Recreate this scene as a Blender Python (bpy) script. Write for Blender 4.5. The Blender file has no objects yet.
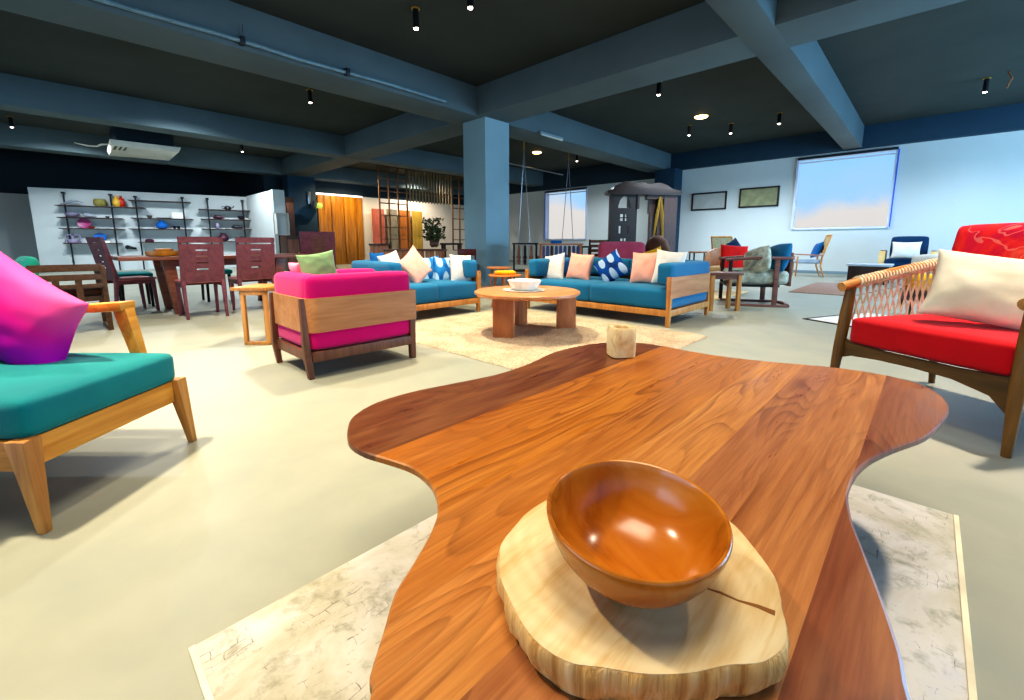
import bpy, bmesh, math, random
from mathutils import Vector, Matrix, Euler, noise
random.seed(7)
C = bpy.context.scene.collection
PI = math.pi
R = math.radians

# ------------------------------------------------------------------ camera numbers
H = 0.9; FPX = 433.0; CX = 512.0; CY = 311.0
PITCH = math.atan(67/433); HEAD = R(43.7)
FW = Vector((math.cos(HEAD)*math.cos(PITCH), math.sin(HEAD)*math.cos(PITCH), -math.sin(PITCH)))
RT = Vector((math.sin(HEAD), -math.cos(HEAD), 0))
UP = Vector((math.cos(HEAD)*math.sin(PITCH), math.sin(HEAD)*math.sin(PITCH), math.cos(PITCH)))
def ray(x, y): return FW + RT*((x-CX)/FPX) + UP*((CY-y)/FPX)
def on_z(x, y, h):
    d = ray(x, y); t = (h-H)/d.z; return Vector((d.x*t, d.y*t, h))
def on_axis(x, y, k, v):
    d = ray(x, y); t = v/d[k]; return Vector((d.x*t, d.y*t, H+d.z*t))
def at_d(x, y, dist):
    d = ray(x, y); t = dist/(d.x*math.cos(HEAD)+d.y*math.sin(HEAD)); return Vector((d.x*t, d.y*t, H+d.z*t))
def dl(d, l, z=0.0): return Vector((d*math.cos(HEAD)+l*math.sin(HEAD), d*math.sin(HEAD)-l*math.cos(HEAD), z))
HD = math.degrees(HEAD)

# ------------------------------------------------------------------ materials
def srgb(c):
    return tuple(((v/255)/12.92 if v/255 <= .04045 else ((v/255+.055)/1.055)**2.4) for v in c) + (1,)
class NT:
    def __init__(s, name, rough=.6, spec=.5):
        s.m = bpy.data.materials.new(name); s.m.use_nodes = True; s.t = s.m.node_tree
        s.b = s.t.nodes['Principled BSDF']; s.b.inputs['Roughness'].default_value = rough
        s.b.inputs['Specular IOR Level'].default_value = spec
    def n(s, typ, **kw):
        nd = s.t.nodes.new(typ)
        for k, v in kw.items():
            if hasattr(nd, k) and k not in nd.inputs: setattr(nd, k, v)
            else: nd.inputs[k].default_value = v
        return nd
    def l(s, a, b): s.t.links.new(a, b)
    def coord(s, which='Object', scale=(1,1,1), rot=(0,0,0), loc=(0,0,0)):
        tc = s.n('ShaderNodeTexCoord'); mp = s.n('ShaderNodeMapping')
        mp.inputs['Scale'].default_value = scale; mp.inputs['Rotation'].default_value = rot; mp.inputs['Location'].default_value = loc
        s.l(tc.outputs[which], mp.inputs['Vector']); return mp.outputs['Vector']
    def noise(s, vec, scale=5, detail=4, rough=.55, dist=0):
        nd = s.n('ShaderNodeTexNoise'); nd.inputs['Scale'].default_value = scale; nd.inputs['Detail'].default_value = detail
        nd.inputs['Roughness'].default_value = rough; nd.inputs['Distortion'].default_value = dist
        s.l(vec, nd.inputs['Vector']); return nd.outputs['Fac']
    def ramp(s, fac, stops, interp='LINEAR'):
        r = s.n('ShaderNodeValToRGB'); r.color_ramp.interpolation = interp
        e = r.color_ramp.elements
        while len(e) < len(stops): e.new(.5)
        for i, (p, c) in enumerate(stops):
            e[i].position = p; e[i].color = srgb(c) if not isinstance(c, float) else (c, c, c, 1)
        s.l(fac, r.inputs['Fac']); return r.outputs['Color']
    def mix(s, fac, a, b, blend='MIX'):
        m = s.n('ShaderNodeMix', data_type='RGBA', blend_type=blend)
        for sock, v in ((m.inputs[0], fac), (m.inputs[6], a), (m.inputs[7], b)):
            if isinstance(v, (int, float)): sock.default_value = v
            elif isinstance(v, tuple): sock.default_value = srgb(v) if len(v) == 3 else v
            else: s.l(v, sock)
        return m.outputs[2]
    def math(s, op, a, b=0.0, c=None):
        m = s.n('ShaderNodeMath', operation=op)
        for i, v in enumerate((a, b) if c is None else (a, b, c)):
            if isinstance(v, (int, float)): m.inputs[i].default_value = v
            else: s.l(v, m.inputs[i])
        return m.outputs[0]
    def bump(s, h, strength=.3, dist=.01):
        b = s.n('ShaderNodeBump'); b.inputs['Strength'].default_value = strength; b.inputs['Distance'].default_value = dist
        s.l(h, b.inputs['Height']); s.l(b.outputs['Normal'], s.b.inputs['Normal'])
    def base(s, col):
        if isinstance(col, tuple): s.b.inputs['Base Color'].default_value = srgb(col)
        else: s.l(col, s.b.inputs['Base Color'])
def wood(name, light, dark, axis='x', k=1.0, rough=.45):
    t = NT(name, rough, .4)
    st = {'x': (1.2, 14, 14), 'y': (14, 1.2, 14), 'z': (14, 14, 1.2)}[axis]
    v = t.coord('Object', tuple(a*k for a in st))
    f1 = t.noise(v, 1.5, 6, .6, .8); f2 = t.noise(v, 6, 3, .5, .2)
    f = t.math('ADD', t.math('MULTIPLY', f1, .75), t.math('MULTIPLY', f2, .25))
    t.base(t.ramp(f, [(.33, dark), (.62, light)])); t.bump(f, .08, .003)
    return t.m
def fabric(name, col, col2=None, scale=3, weave=260, rough=.9, wob=.12):
    t = NT(name, rough, .2)
    v = t.coord('Object')
    f = t.noise(v, scale, 3)
    c2 = col2 or tuple(max(0, int(c*(1-wob))) for c in col)
    t.base(t.ramp(f, [(.35, c2), (.65, col)]))
    t.bump(t.noise(v, weave, 2), .25, .002)
    t.b.inputs['Sheen Weight'].default_value = .15
    return t.m
def plain(name, col, rough=.5, metal=0.0, wob=.06, scale=4, spec=.5):
    t = NT(name, rough, spec); v = t.coord('Object'); f = t.noise(v, scale, 4)
    t.base(t.ramp(f, [(.3, tuple(int(c*(1-wob)) for c in col)), (.7, col)]))
    t.b.inputs['Metallic'].default_value = metal
    return t.m
def emit(name, col, strength):
    t = NT(name); t.base(col); t.b.inputs['Emission Color'].default_value = srgb(col); t.b.inputs['Emission Strength'].default_value = strength
    return t.m
M = {}
def build_materials():
    # floor: polished cement
    t = NT('polished_floor', .42, .22); v = t.coord('Object')
    f = t.math('ADD', t.math('MULTIPLY', t.noise(v, .55, 4, .5, .6), .7), t.math('MULTIPLY', t.noise(v, 3.5, 5, .6, .3), .3))
    t.base(t.ramp(f, [(.34, (138, 142, 132)), (.5, (152, 152, 136)), (.64, (163, 161, 146))]))
    t.bump(t.noise(v, 9, 4), .03, .004); M['floor'] = t.m
    M['ceiling'] = plain('dark_ceiling_paint', (62, 68, 64), .8, 0, .15, .7, .2)
    M['beam'] = plain('blue_grey_paint', (88, 104, 108), .7, 0, .1, .8, .25)
    M['column'] = plain('column_paint', (140, 168, 176), .6, 0, .06, 1.2, .3)
    M['column_dark'] = plain('dark_column_paint', (34, 62, 80), .7, 0, .06, 1.2, .3)
    M['wall'] = plain('pale_wall_paint', (200, 206, 204), .8, 0, .04, .5, .2)
    M['wallw'] = plain('warm_white_wall_paint', (226, 216, 200), .8, 0, .04, .5, .2)
    M['walld'] = plain('dark_wall_paint', (38, 54, 62), .8, 0, .1, .5, .2)
    M['skirt'] = plain('skirting_paint', (120, 140, 150), .6)
    # teak slab top
    t = NT('teak_planks', .3, .45)
    tc = t.n('ShaderNodeTexCoord'); sp = t.n('ShaderNodeSeparateXYZ'); t.l(tc.outputs['Object'], sp.inputs[0])
    X, Y = sp.outputs[0], sp.outputs[1]
    fac = t.math('MULTIPLY', t.math('ADD', Y, .2), 1/1.4)
    def fy(y): return (y+.2)/1.4
    st = [(0, (136, 72, 42)), (fy(.06), (184, 118, 66)), (fy(.19), (174, 110, 66)), (fy(.29), (200, 132, 68)), (fy(.42), (186, 114, 48)),
          (fy(.55), (190, 114, 36)), (fy(.68), (178, 102, 28)), (fy(.812), (112, 58, 34))]
    base = t.ramp(fac, st, 'CONSTANT')
    pid = t.ramp(fac, [(p, i/8.0) for i, (p, c) in enumerate(st)], 'CONSTANT')
    off = t.n('ShaderNodeSeparateColor'); t.l(pid, off.inputs[0])
    cmb = t.n('ShaderNodeCombineXYZ')
    t.l(t.math('ADD', X, t.math('MULTIPLY', off.outputs[0], 7.3)), cmb.inputs[0]); t.l(Y, cmb.inputs[1]); t.l(t.math('MULTIPLY', off.outputs[0], 31.0), cmb.inputs[2])
    def mp(vec, sc):
        m = t.n('ShaderNodeMapping'); m.inputs['Scale'].default_value = sc; t.l(vec, m.inputs[0]); return m.outputs[0]
    big = t.noise(mp(cmb.outputs[0], (1.1, 6.5, 1)), 1.0, 1.0, .4, .6)
    w = t.math('FRACT', t.math('MULTIPLY', big, 14.0))
    tri = t.math('ABSOLUTE', t.math('SUBTRACT', t.math('MULTIPLY', w, 2.0), 1.0))
    line = t.math('MULTIPLY', t.math('POWER', w, 2.6), t.ramp(w, [(.93, 1.0), (1.0, 0.0)]))
    msk = t.ramp(t.noise(mp(cmb.outputs[0], (.9, 2.5, 1)), 1.6, 2), [(.42, 0.15), (.58, 1.0)])
    fine = t.noise(mp(cmb.outputs[0], (2.2, 55, 1)), 2.0, 6, .65, .3)
    mid = t.noise(mp(cmb.outputs[0], (1.5, 12, 1)), 1.6, 5, .6, .8)
    c1 = t.mix(t.math('MULTIPLY', line, t.math('MULTIPLY', msk, .8)), base, t.mix(1.0, base, (140, 98, 84), 'MULTIPLY'))
    c2 = t.mix(t.ramp(mid, [(.35, 0.0), (.7, .6)]), c1, t.mix(1.0, base, (190, 130, 60), 'SCREEN'))
    c2 = t.mix(.55, c2, c1)
    c3 = t.mix(t.ramp(fine, [(.4, .4), (.62, 0.0)]), c2, t.mix(1.0, c2, (176, 136, 110), 'MULTIPLY'))
    t.base(c3); t.bump(fine, .06, .002)
    t.l(t.ramp(mid, [(.3, .26), (.7, .42)]), t.b.inputs['Roughness']); M['teak'] = t.m
    M['teak_side'] = wood('teak_underside', (98, 52, 28), (60, 30, 18), 'x')
    # pale log slice
    t = NT('log_slice_top', .55, .35); v = t.coord('Object')
    rings = t.n('ShaderNodeTexWave', wave_type='RINGS', rings_direction='Z'); rings.inputs['Scale'].default_value = 16; rings.inputs['Distortion'].default_value = 2.2
    rings.inputs['Detail'].default_value = 3; rings.inputs['Detail Scale'].default_value = 1.4; t.l(t.coord('Object', (1, .8, 1), (0, 0, .4)), rings.inputs['Vector'])
    n1 = t.noise(t.coord('Object', (3, 22, 1), (0, 0, R(-46))), 2, 4, .6, .4)
    c = t.ramp(n1, [(.3, (222, 184, 122)), (.5, (240, 214, 164)), (.75, (246, 226, 184))])
    c = t.mix(t.math('MULTIPLY', rings.outputs['Fac'], .16), c, (200, 150, 84))
    c = t.mix(t.ramp(t.noise(v, 6, 3), [(.5, 0.0), (.7, .45)]), c, (220, 168, 84))
    t.base(c); t.bump(n1, .15, .003); M['slice'] = t.m
    t = NT('log_bark_edge', .7, .3)
    n1 = t.noise(t.coord('Object', (60, 60, 2.5)), 1.2, 4, .6, .3)
    t.base(t.ramp(n1, [(.3, (176, 116, 50)), (.5, (226, 176, 104)), (.75, (244, 210, 152))])); t.bump(n1, .6, .01); M['bark'] = t.m
    t = NT('bowl_wood', .2, .55); v = t.coord('Object', (9, 3, 6), (0, 0, R(50)))
    n1 = t.noise(v, 1.3, 5, .55, 1.4)
    t.base(t.ramp(n1, [(.3, (134, 66, 14)), (.45, (188, 108, 26)), (.62, (204, 128, 44)), (.78, (216, 150, 76))])); M['bowl'] = t.m
    t = NT('pale_block_wood', .5); n1 = t.noise(t.coord('Object', (10, 10, 5)), 2.4, 5, .6, 1)
    t.base(t.ramp(n1, [(.3, (206, 156, 96)), (.5, (232, 198, 140)), (.75, (242, 218, 170))])); M['block'] = t.m
    M['oak'] = wood('honey_oak', (206, 146, 74), (160, 100, 42), 'x', .8)
    M['oakz'] = wood('honey_oak_upright', (206, 146, 74), (160, 98, 42), 'z', .8)
    M['oaky'] = wood('bright_oak_arm', (228, 160, 66), (196, 120, 34), 'y', .8)
    M['ply'] = wood('bent_oak_band', (190, 132, 84), (158, 100, 56), 'x', .6)
    M['walnut'] = wood('walnut', (124, 78, 54), (84, 48, 34), 'z', .8)
    M['walnutx'] = wood('walnut_rail', (126, 80, 56), (86, 50, 36), 'x', .8)
    M['olivewood'] = wood('olive_brown_wood', (128, 88, 32), (78, 50, 16), 'z', .7)
    M['olivex'] = wood('olive_brown_rail', (104, 72, 30), (60, 40, 16), 'y', .7)
    M['armwood'] = wood('arm_wood', (196, 136, 74), (140, 84, 38), 'x', .8, .35)
    M['brownx'] = wood('deep_brown_wood', (96, 62, 34), (60, 36, 18), 'x', .8)
    M['mahog'] = wood('purple_brown_wood', (128, 66, 72), (92, 44, 54), 'x', .5, .4)
    M['mahogseat'] = wood('rose_seat_wood', (190, 116, 112), (160, 88, 90), 'x', .5, .4)
    M['darkwood'] = wood('dark_wood', (74, 46, 32), (40, 24, 18), 'z', .8, .4)
    M['black_wood'] = wood('blackened_wood', (32, 20, 16), (16, 10, 8), 'z', .8, .5)
    M['dtable'] = wood('table_redwood', (142, 84, 62), (96, 54, 42), 'x', .6, .35)
    M['tan'] = wood('tan_wood', (184, 120, 76), (144, 84, 50), 'z', .8)
    M['golden'] = wood('golden_board', (190, 124, 22), (116, 66, 8), 'z', .25, .35)
    M['teal'] = fabric('teal_fabric', (0, 132, 130), (0, 112, 118), 1.6)
    M['tealblue'] = fabric('sea_blue_fabric', (22, 108, 146), (16, 96, 134), 1.2)
    M['blue'] = fabric('strong_blue_fabric', (4, 92, 156), (4, 80, 140), 1.2)
    M['bluedark'] = fabric('dark_blue_fabric', (10, 50, 84), (6, 40, 70), 2)
    M['magenta'] = fabric('magenta_fabric', (204, 0, 106), (190, 0, 96), 1.5)
    M['red'] = fabric('red_fabric', (204, 8, 24), (184, 2, 18), 1.5)
    M['redbright'] = fabric('bright_red_fabric', (226, 26, 18), (206, 14, 12), 3)
    M['peach'] = fabric('peach_fabric', (242, 176, 154), (236, 164, 142), 4)
    M['white'] = fabric('white_fabric', (220, 216, 208), (206, 202, 194), 5)
    M['cream'] = fabric('cream_linen', (232, 220, 194), (218, 204, 176), 7)
    M['green'] = fabric('sage_fabric', (130, 160, 110), (116, 146, 100), 4)
    M['mint'] = fabric('mint_fabric', (60, 190, 150), (46, 168, 134), 4)
    M['rose'] = fabric('rose_fabric', (196, 84, 104), (180, 70, 92), 3)
    M['lpink'] = fabric('light_pink_fabric', (240, 140, 160), (226, 120, 144), 3)
    M['greyf'] = fabric('grey_marled_fabric', (196, 198, 180), (140, 146, 130), 14)
    M['yellow'] = fabric('yellow_fabric', (236, 176, 30), (214, 150, 16), 4)
    M['seatcream'] = fabric('cream_seat_fabric', (230, 196, 136), (216, 180, 120), 4)
    M['brownf'] = fabric('brown_fabric', (92, 54, 34), (66, 38, 24), 5)
    # dyed gradient pillow
    t = NT('pink_violet_dyed_fabric', .75, .2); tc = t.n('ShaderNodeTexCoord'); sp = t.n('ShaderNodeSeparateXYZ'); t.l(tc.outputs['Generated'], sp.inputs[0])
    g = t.math('ADD', t.math('MULTIPLY', sp.outputs[2], .8), t.math('MULTIPLY', sp.outputs[1], .2))
    t.base(t.ramp(g, [(.12, (168, 0, 160)), (.4, (226, 0, 190)), (.62, (246, 24, 150)), (.9, (250, 90, 150))]))
    t.bump(t.noise(t.coord('Object'), 240, 2), .2, .002); M['dyed'] = t.m
    # blue fabric with pale oval leaves
    def spots(name, bg, bg2, fg, sc):
        t = NT(name, .85, .2); tc = t.n('ShaderNodeTexCoord'); sp = t.n('ShaderNodeSeparateXYZ'); t.l(tc.outputs['Object'], sp.inputs[0])
        a = t.math('MULTIPLY', sp.outputs[1], sc); b = t.math('MULTIPLY', sp.outputs[2], sc*.62)
        a2 = t.math('ADD', a, t.math('MULTIPLY', t.math('FLOOR', b), .5))
        u = t.math('SUBTRACT', t.math('FRACT', a2), .5); w = t.math('SUBTRACT', t.math('FRACT', b), .5)
        d = t.math('ADD', t.math('MULTIPLY', t.math('MULTIPLY', u, u), t.math('ADD', 1.3, w)), t.math('MULTIPLY', t.math('MULTIPLY', w, w), .8))
        f = t.math('LESS_THAN', d, .125)
        bgc = t.ramp(t.noise(t.coord('Object'), 6, 2), [(.4, bg2), (.6, bg)])
        t.base(t.mix(f, bgc, fg)); t.bump(t.noise(t.coord('Object'), 240, 2), .2, .002); return t.m
    M['spot'] = spots('navy_leaf_print_fabric', (0, 74, 150), (4, 44, 100), (160, 184, 206), 7.5)
    M['spotl'] = spots('sky_leaf_print_fabric', (40, 130, 196), (16, 96, 170), (170, 204, 230), 6.5)
    # red patterned
    t = NT('red_brush_print_fabric', .8, .2); v = t.coord('Object')
    a = t.noise(v, 5, 5, .6, 1.5); l = t.noise(v, 3.2, 2, .5, 2.5)
    c = t.ramp(a, [(.35, (208, 20, 60)), (.5, (232, 40, 40)), (.68, (240, 92, 70))])
    lm = t.math('LESS_THAN', t.math('ABSOLUTE', t.math('SUBTRACT', l, .52)), .014)
    t.base(t.mix(t.math('MULTIPLY', lm, .45), c, (250, 150, 130))); M['redprint'] = t.m
    # distressed rug
    t = NT('distressed_rug', .95, .1); v = t.coord('Object')
    n1 = t.noise(v, 2.6, 5, .65, .6); n2 = t.noise(v, 14, 5, .7, .4)
    c = t.ramp(n1, [(.3, (150, 142, 112)), (.45, (186, 178, 158)), (.6, (204, 198, 188)), (.8, (190, 190, 198))])
    c = t.mix(t.ramp(n2, [(.52, 0.0), (.72, .7)]), c, (122, 120, 96))
    br = t.n('ShaderNodeTexBrick'); br.inputs['Scale'].default_value = 11; br.inputs['Mortar Size'].default_value = .012; br.inputs['Mortar Smooth'].default_value = .3
    wv = t.n('ShaderNodeMix', data_type='RGBA'); wv.inputs[0].default_value = .06; t.l(v, wv.inputs[6])
    nn = t.n('ShaderNodeTexNoise'); nn.inputs['Scale'].default_value = 9; t.l(v, nn.inputs['Vector']); t.l(nn.outputs['Color'], wv.inputs[7])
    t.l(wv.outputs[2], br.inputs['Vector'])
    mk = t.ramp(t.noise(v, 5.5, 5, .8), [(.53, 0.0), (.60, 1.0)])
    t.base(t.mix(t.math('MULTIPLY', t.math('MULTIPLY', br.outputs['Fac'], mk), .7), c, (96, 92, 90)))
    t.bump(n2, .3, .004); M['rug'] = t.m
    M['binding'] = fabric('rug_binding', (238, 226, 190), None, 6)
    t = NT('shaggy_wool', 1, .05); v = t.coord('Object'); n1 = t.noise(v, 60, 4, .7); n2 = t.noise(v, 4, 3)
    c = t.ramp(n2, [(.3, (182, 160, 134)), (.6, (206, 186, 158))]); t.base(t.mix(t.ramp(n1, [(.35, .6), (.55, 0.0)]), c, (134, 112, 94)))
    t.bump(n1, .8, .02); M['shag'] = t.m
    M['jute'] = fabric('jute_weave', (150, 112, 88), (126, 92, 72), 20, 120)
    M['rugcream'] = fabric('cream_flat_rug', (222, 214, 204), None, 8)
    M['rugblack'] = plain('black_rug_border', (30, 30, 38), .9)
    M['rope'] = fabric('cotton_rope', (240, 230, 204), (220, 204, 170), 60, 300)
    M['black'] = plain('black_metal', (20, 20, 24), .4, .3)
    M['iron'] = plain('dark_iron', (40, 44, 50), .5, .4)
    M['steel'] = plain('steel', (150, 152, 156), .3, .8)
    M['brass'] = plain('brass', (210, 170, 70), .35, .8)
    M['acwhite'] = plain('white_plastic', (206, 204, 192), .4)
    M['ceramic'] = plain('white_ceramic', (240, 236, 224), .25)
    M['lens'] = emit('lit_lens', (255, 240, 225), 12)
    M['downlight'] = emit('warm_downlight', (255, 214, 140), 22)
    M['tube'] = plain('grey_tube_fitting', (130, 150, 160), .3)
    M['cove'] = emit('white_cove_strip', (250, 236, 240), 1.6)
    M['pipe'] = plain('painted_pipe', (108, 138, 148), .4, 0, .2, 5)
    t = NT('window_glass', .02, .5); t.b.inputs['Transmission Weight'].default_value = 1; t.b.inputs['IOR'].default_value = 1.02; t.b.inputs['Alpha'].default_value = .35
    t.base((235, 242, 255)); M['glass'] = t.m
    M['wframe'] = plain('white_window_frame', (214, 220, 236), .5)
    M['wblue'] = plain('blue_edge_strip', (50, 96, 214), .5)
build_materials()

# ------------------------------------------------------------------ mesh helpers
class MB:
    def __init__(s): s.bm = bmesh.new()
    def _merge(s, tmp, mat=None):
        if mat is not None: tmp.transform(mat)
        me = bpy.data.meshes.new('t'); tmp.to_mesh(me); tmp.free(); s.bm.from_mesh(me); bpy.data.meshes.remove(me)
    def hexa(s, bot, top, bev=0.0):
        t = bmesh.new(); vs = [t.verts.new(p) for p in list(bot)+list(top)]
        for f in ((3,2,1,0),(4,5,6,7),(0,1,5,4),(1,2,6,5),(2,3,7,6),(3,0,4,7)): t.faces.new([vs[i] for i in f])
        bmesh.ops.recalc_face_normals(t, faces=t.faces)
        if bev > 0: bmesh.ops.bevel(t, geom=list(t.edges), offset=bev, segments=2, affect='EDGES', profile=.6, clamp_overlap=True)
        s._merge(t); return s
    def box(s, c, size, bev=0.0, rz=0.0, rot=None):
        t = bmesh.new(); bmesh.ops.create_cube(t, size=1); bmesh.ops.scale(t, vec=size, verts=t.verts)
        if bev > 0: bmesh.ops.bevel(t, geom=list(t.edges), offset=bev, segments=2, affect='EDGES', profile=.6, clamp_overlap=True)
        m = Matrix.Translation(c) @ (rot.to_matrix().to_4x4() if rot else Matrix.Rotation(rz, 4, 'Z'))
        s._merge(t, m); return s
    def bb(s, x0, x1, y0, y1, z0, z1, bev=0.0):
        return s.box(((x0+x1)/2, (y0+y1)/2, (z0+z1)/2), (abs(x1-x0), abs(y1-y0), abs(z1-z0)), bev)
    def leg(s, p0, p1, s0, s1, bev=.004):
        (a, b), (c, d) = s0, s1
        q = lambda p, a, b: [(p[0]-a/2, p[1]-b/2, p[2]), (p[0]+a/2, p[1]-b/2, p[2]), (p[0]+a/2, p[1]+b/2, p[2]), (p[0]-a/2, p[1]+b/2, p[2])]
        return s.hexa(q(p0, a, b), q(p1, c, d), bev)
    def tube(s, pts, r, seg=8, closed=False, flat=1.0):
        pts = [Vector(p) for p in pts]; n = len(pts); rs = r if isinstance(r, (list, tuple)) else [r]*n
        t = bmesh.new(); rings = []; up = None
        for i, p in enumerate(pts):
            a = pts[(i-1) % n] if (closed or i > 0) else p; b = pts[(i+1) % n] if (closed or i < n-1) else p
            d = (b-a).normalized()
            if up is None: up = d.orthogonal().normalized() if abs(d.z) > .9 else Vector((0,0,1))
            u = (up - d*up.dot(d)).normalized(); w = d.cross(u); up = u
            rings.append([t.verts.new(p + u*(math.cos(2*PI*k/seg)*rs[i]*flat) + w*(math.sin(2*PI*k/seg)*rs[i])) for k in range(seg)])
        for i in range(n if closed else n-1):
            A, B = rings[i], rings[(i+1) % n]
            for k in range(seg): t.faces.new((A[k], A[(k+1)%seg], B[(k+1)%seg], B[k]))
        if not closed: t.faces.new(rings[0][::-1]); t.faces.new(rings[-1])
        bmesh.ops.recalc_face_normals(t, faces=t.faces); s._merge(t); return s
    def lathe(s, prof, seg=32, c=(0,0,0), mat=None):
        t = bmesh.new(); rings = []
        for r, z in prof:
            rings.append([t.verts.new((max(r, .0001)*math.cos(2*PI*k/seg), max(r, .0001)*math.sin(2*PI*k/seg), z)) for k in range(seg)])
        for A, B in zip(rings, rings[1:]):
            for k in range(seg): t.faces.new((A[k], A[(k+1)%seg], B[(k+1)%seg], B[k]))
        t.faces.new(rings[0][::-1]); t.faces.new(rings[-1])
        bmesh.ops.recalc_face_normals(t, faces=t.faces)
        s._merge(t, Matrix.Translation(c) @ (mat or Matrix.Identity(4))); return s
    def prism(s, out, z0, z1, bev=0.0, mat=None, seg=2):
        t = bmesh.new(); b = [t.verts.new((p[0], p[1], z0)) for p in out]; a = [t.verts.new((p[0], p[1], z1)) for p in out]
        t.faces.new(b[::-1]); t.faces.new(a); n = len(out)
        for i in range(n): t.faces.new((b[i], b[(i+1)%n], a[(i+1)%n], a[i]))
        bmesh.ops.recalc_face_normals(t, faces=t.faces)
        if bev: bmesh.ops.bevel(t, geom=[e for e in t.edges if abs(e.verts[0].co.z-e.verts[1].co.z) < 1e-6], offset=bev, segments=seg, affect='EDGES', profile=.6)
        s._merge(t, mat); return s
    def cushion(s, c, size, r=.04, puff=.02, n=10, sag=0.0, rot=None):
        t = bmesh.new(); bmesh.ops.create_cube(t, size=2)
        bmesh.ops.subdivide_edges(t, edges=t.edges[:], cuts=n, use_grid_fill=True)
        hx, hy, hz = [v/2 for v in size]; r = min(r, hx*.98, hy*.98, hz*.98)
        def remap(u): return math.copysign(1-(1-abs(u))**1.6, u)
        for v in t.verts:
            u = Vector([remap(k) for k in v.co]); p = Vector((u.x*hx, u.y*hy, u.z*hz))
            q = Vector((max(-hx+r, min(hx-r, p.x)), max(-hy+r, min(hy-r, p.y)), max(-hz+r, min(hz-r, p.z)))); d = p-q
            if d.length > 0:
                mx = max(abs(d.x), abs(d.y), abs(d.z)); p = q + d.normalized()*mx
            e = (1-u.x**4)*(1-u.y**4)
            p.z += math.copysign(puff*e, u.z) * (abs(u.z)**1) - sag*e*(u.z > 0)
            f = (1-u.z**2); p.x += math.copysign(puff*.4*f*(1-u.y**4), u.x)*abs(u.x)**6; p.y += math.copysign(puff*.4*f*(1-u.x**4), u.y)*abs(u.y)**6
            v.co = p
        m = Matrix.Translation(c)
        if rot: m = m @ rot.to_matrix().to_4x4()
        s._merge(t, m); return s
    def build(s, name, mat, parent=None, loc=(0,0,0), rz=0.0, ang=40):
        me = bpy.data.meshes.new(name); s.bm.to_mesh(me); s.bm.free()
        me.polygons.foreach_set('use_smooth', [True]*len(me.polygons))
        if hasattr(me, 'set_sharp_from_angle'): me.set_sharp_from_angle(angle=R(ang))
        me.materials.append(mat)
        o = bpy.data.objects.new(name, me); C.objects.link(o); o.location = loc; o.rotation_euler = (0, 0, rz)
        if parent: o.parent = parent
        return o
def tag(o, label=None, cat=None, group=None, kind=None):
    if label: o['label'] = label
    if cat: o['category'] = cat
    if group: o['group'] = group
    if kind: o['kind'] = kind
    return o
def thing(name, label, cat, loc=(0,0,0), rz=0.0, group=None):
    o = bpy.data.objects.new(name, None); C.objects.link(o); o.empty_display_size = .1
    o.location = loc; o.rotation_euler = (0, 0, rz); return tag(o, label, cat, group)
def struct(name, mb, mat, parent=None):
    o = mb.build(name, mat, parent)
    if not parent: o['kind'] = 'structure'
    return o
def dup(root, loc, rz=None, label=None, group=None):
    r = root.copy(); C.objects.link(r); r.location = loc
    if rz is not None: r.rotation_euler = (0, 0, rz)
    if label: r['label'] = label
    if group: r['group'] = group
    for ch in list(root.children):
        c = ch.copy(); C.objects.link(c); c.parent = r
        for g in ch.children:
            d = g.copy(); C.objects.link(d); d.parent = c
    return r
def MBb(*a, **k): m = MB(); m.bb(*a, **k); return m

# ------------------------------------------------------------------ room shell
struct('floor', MBb(-14, 16.5, -7, 24.2, -.12, 0), M['floor'])
struct('ceiling', MBb(-14, 16.5, -7, 24.2, 4.15, 4.35), M['ceiling'])
ZB = 3.57
n = 0
for (x0, x1, y0, y1) in [(-14, 16.2, 7.2, 8.05), (-14, 16.2, 13.25, 13.85), (-14, 16.2, 18.55, 19.2), (-14, 16.2, 1.68, 2.1), (-14, 16.2, -4.4, -3.8)]:
    n += 1; struct('trim_%d' % n, MBb(x0, x1, y0, y1, ZB, 4.16, .01), M['beam'])
for (x0, x1) in [(6.47, 7.31), (-3.2, -2.4)]:
    n += 1; struct('trim_%d' % n, MBb(x0, x1, -7, 24, ZB+.003, 4.16, .01), M['beam'])
n += 1; struct('trim_%d' % n, MBb(15.95, 16.35, -7, 7.2, ZB, 4.16, .01), M['column_dark'])
n += 1; struct('trim_%d' % n, MBb(15.95, 16.35, 7.2, 19.2, 3.38, 4.16, .01), M['walld'])
n += 1; struct('trim_%d' % n, MBb(6.62, 7.36, 7.12, 7.85, 0, ZB+.01, .012), M['column'])       # main column
n += 1; struct('trim_%d' % n, MBb(6.62, 7.68, 18.5, 19.15, 0, ZB+.01, .012), M['column_dark'])     # far column
n += 1; struct('trim_%d' % n, MBb(15.55, 16.2, 6.84, 7.6, 0, ZB+.01, .01), M['column_dark'])   # pilaster
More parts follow.
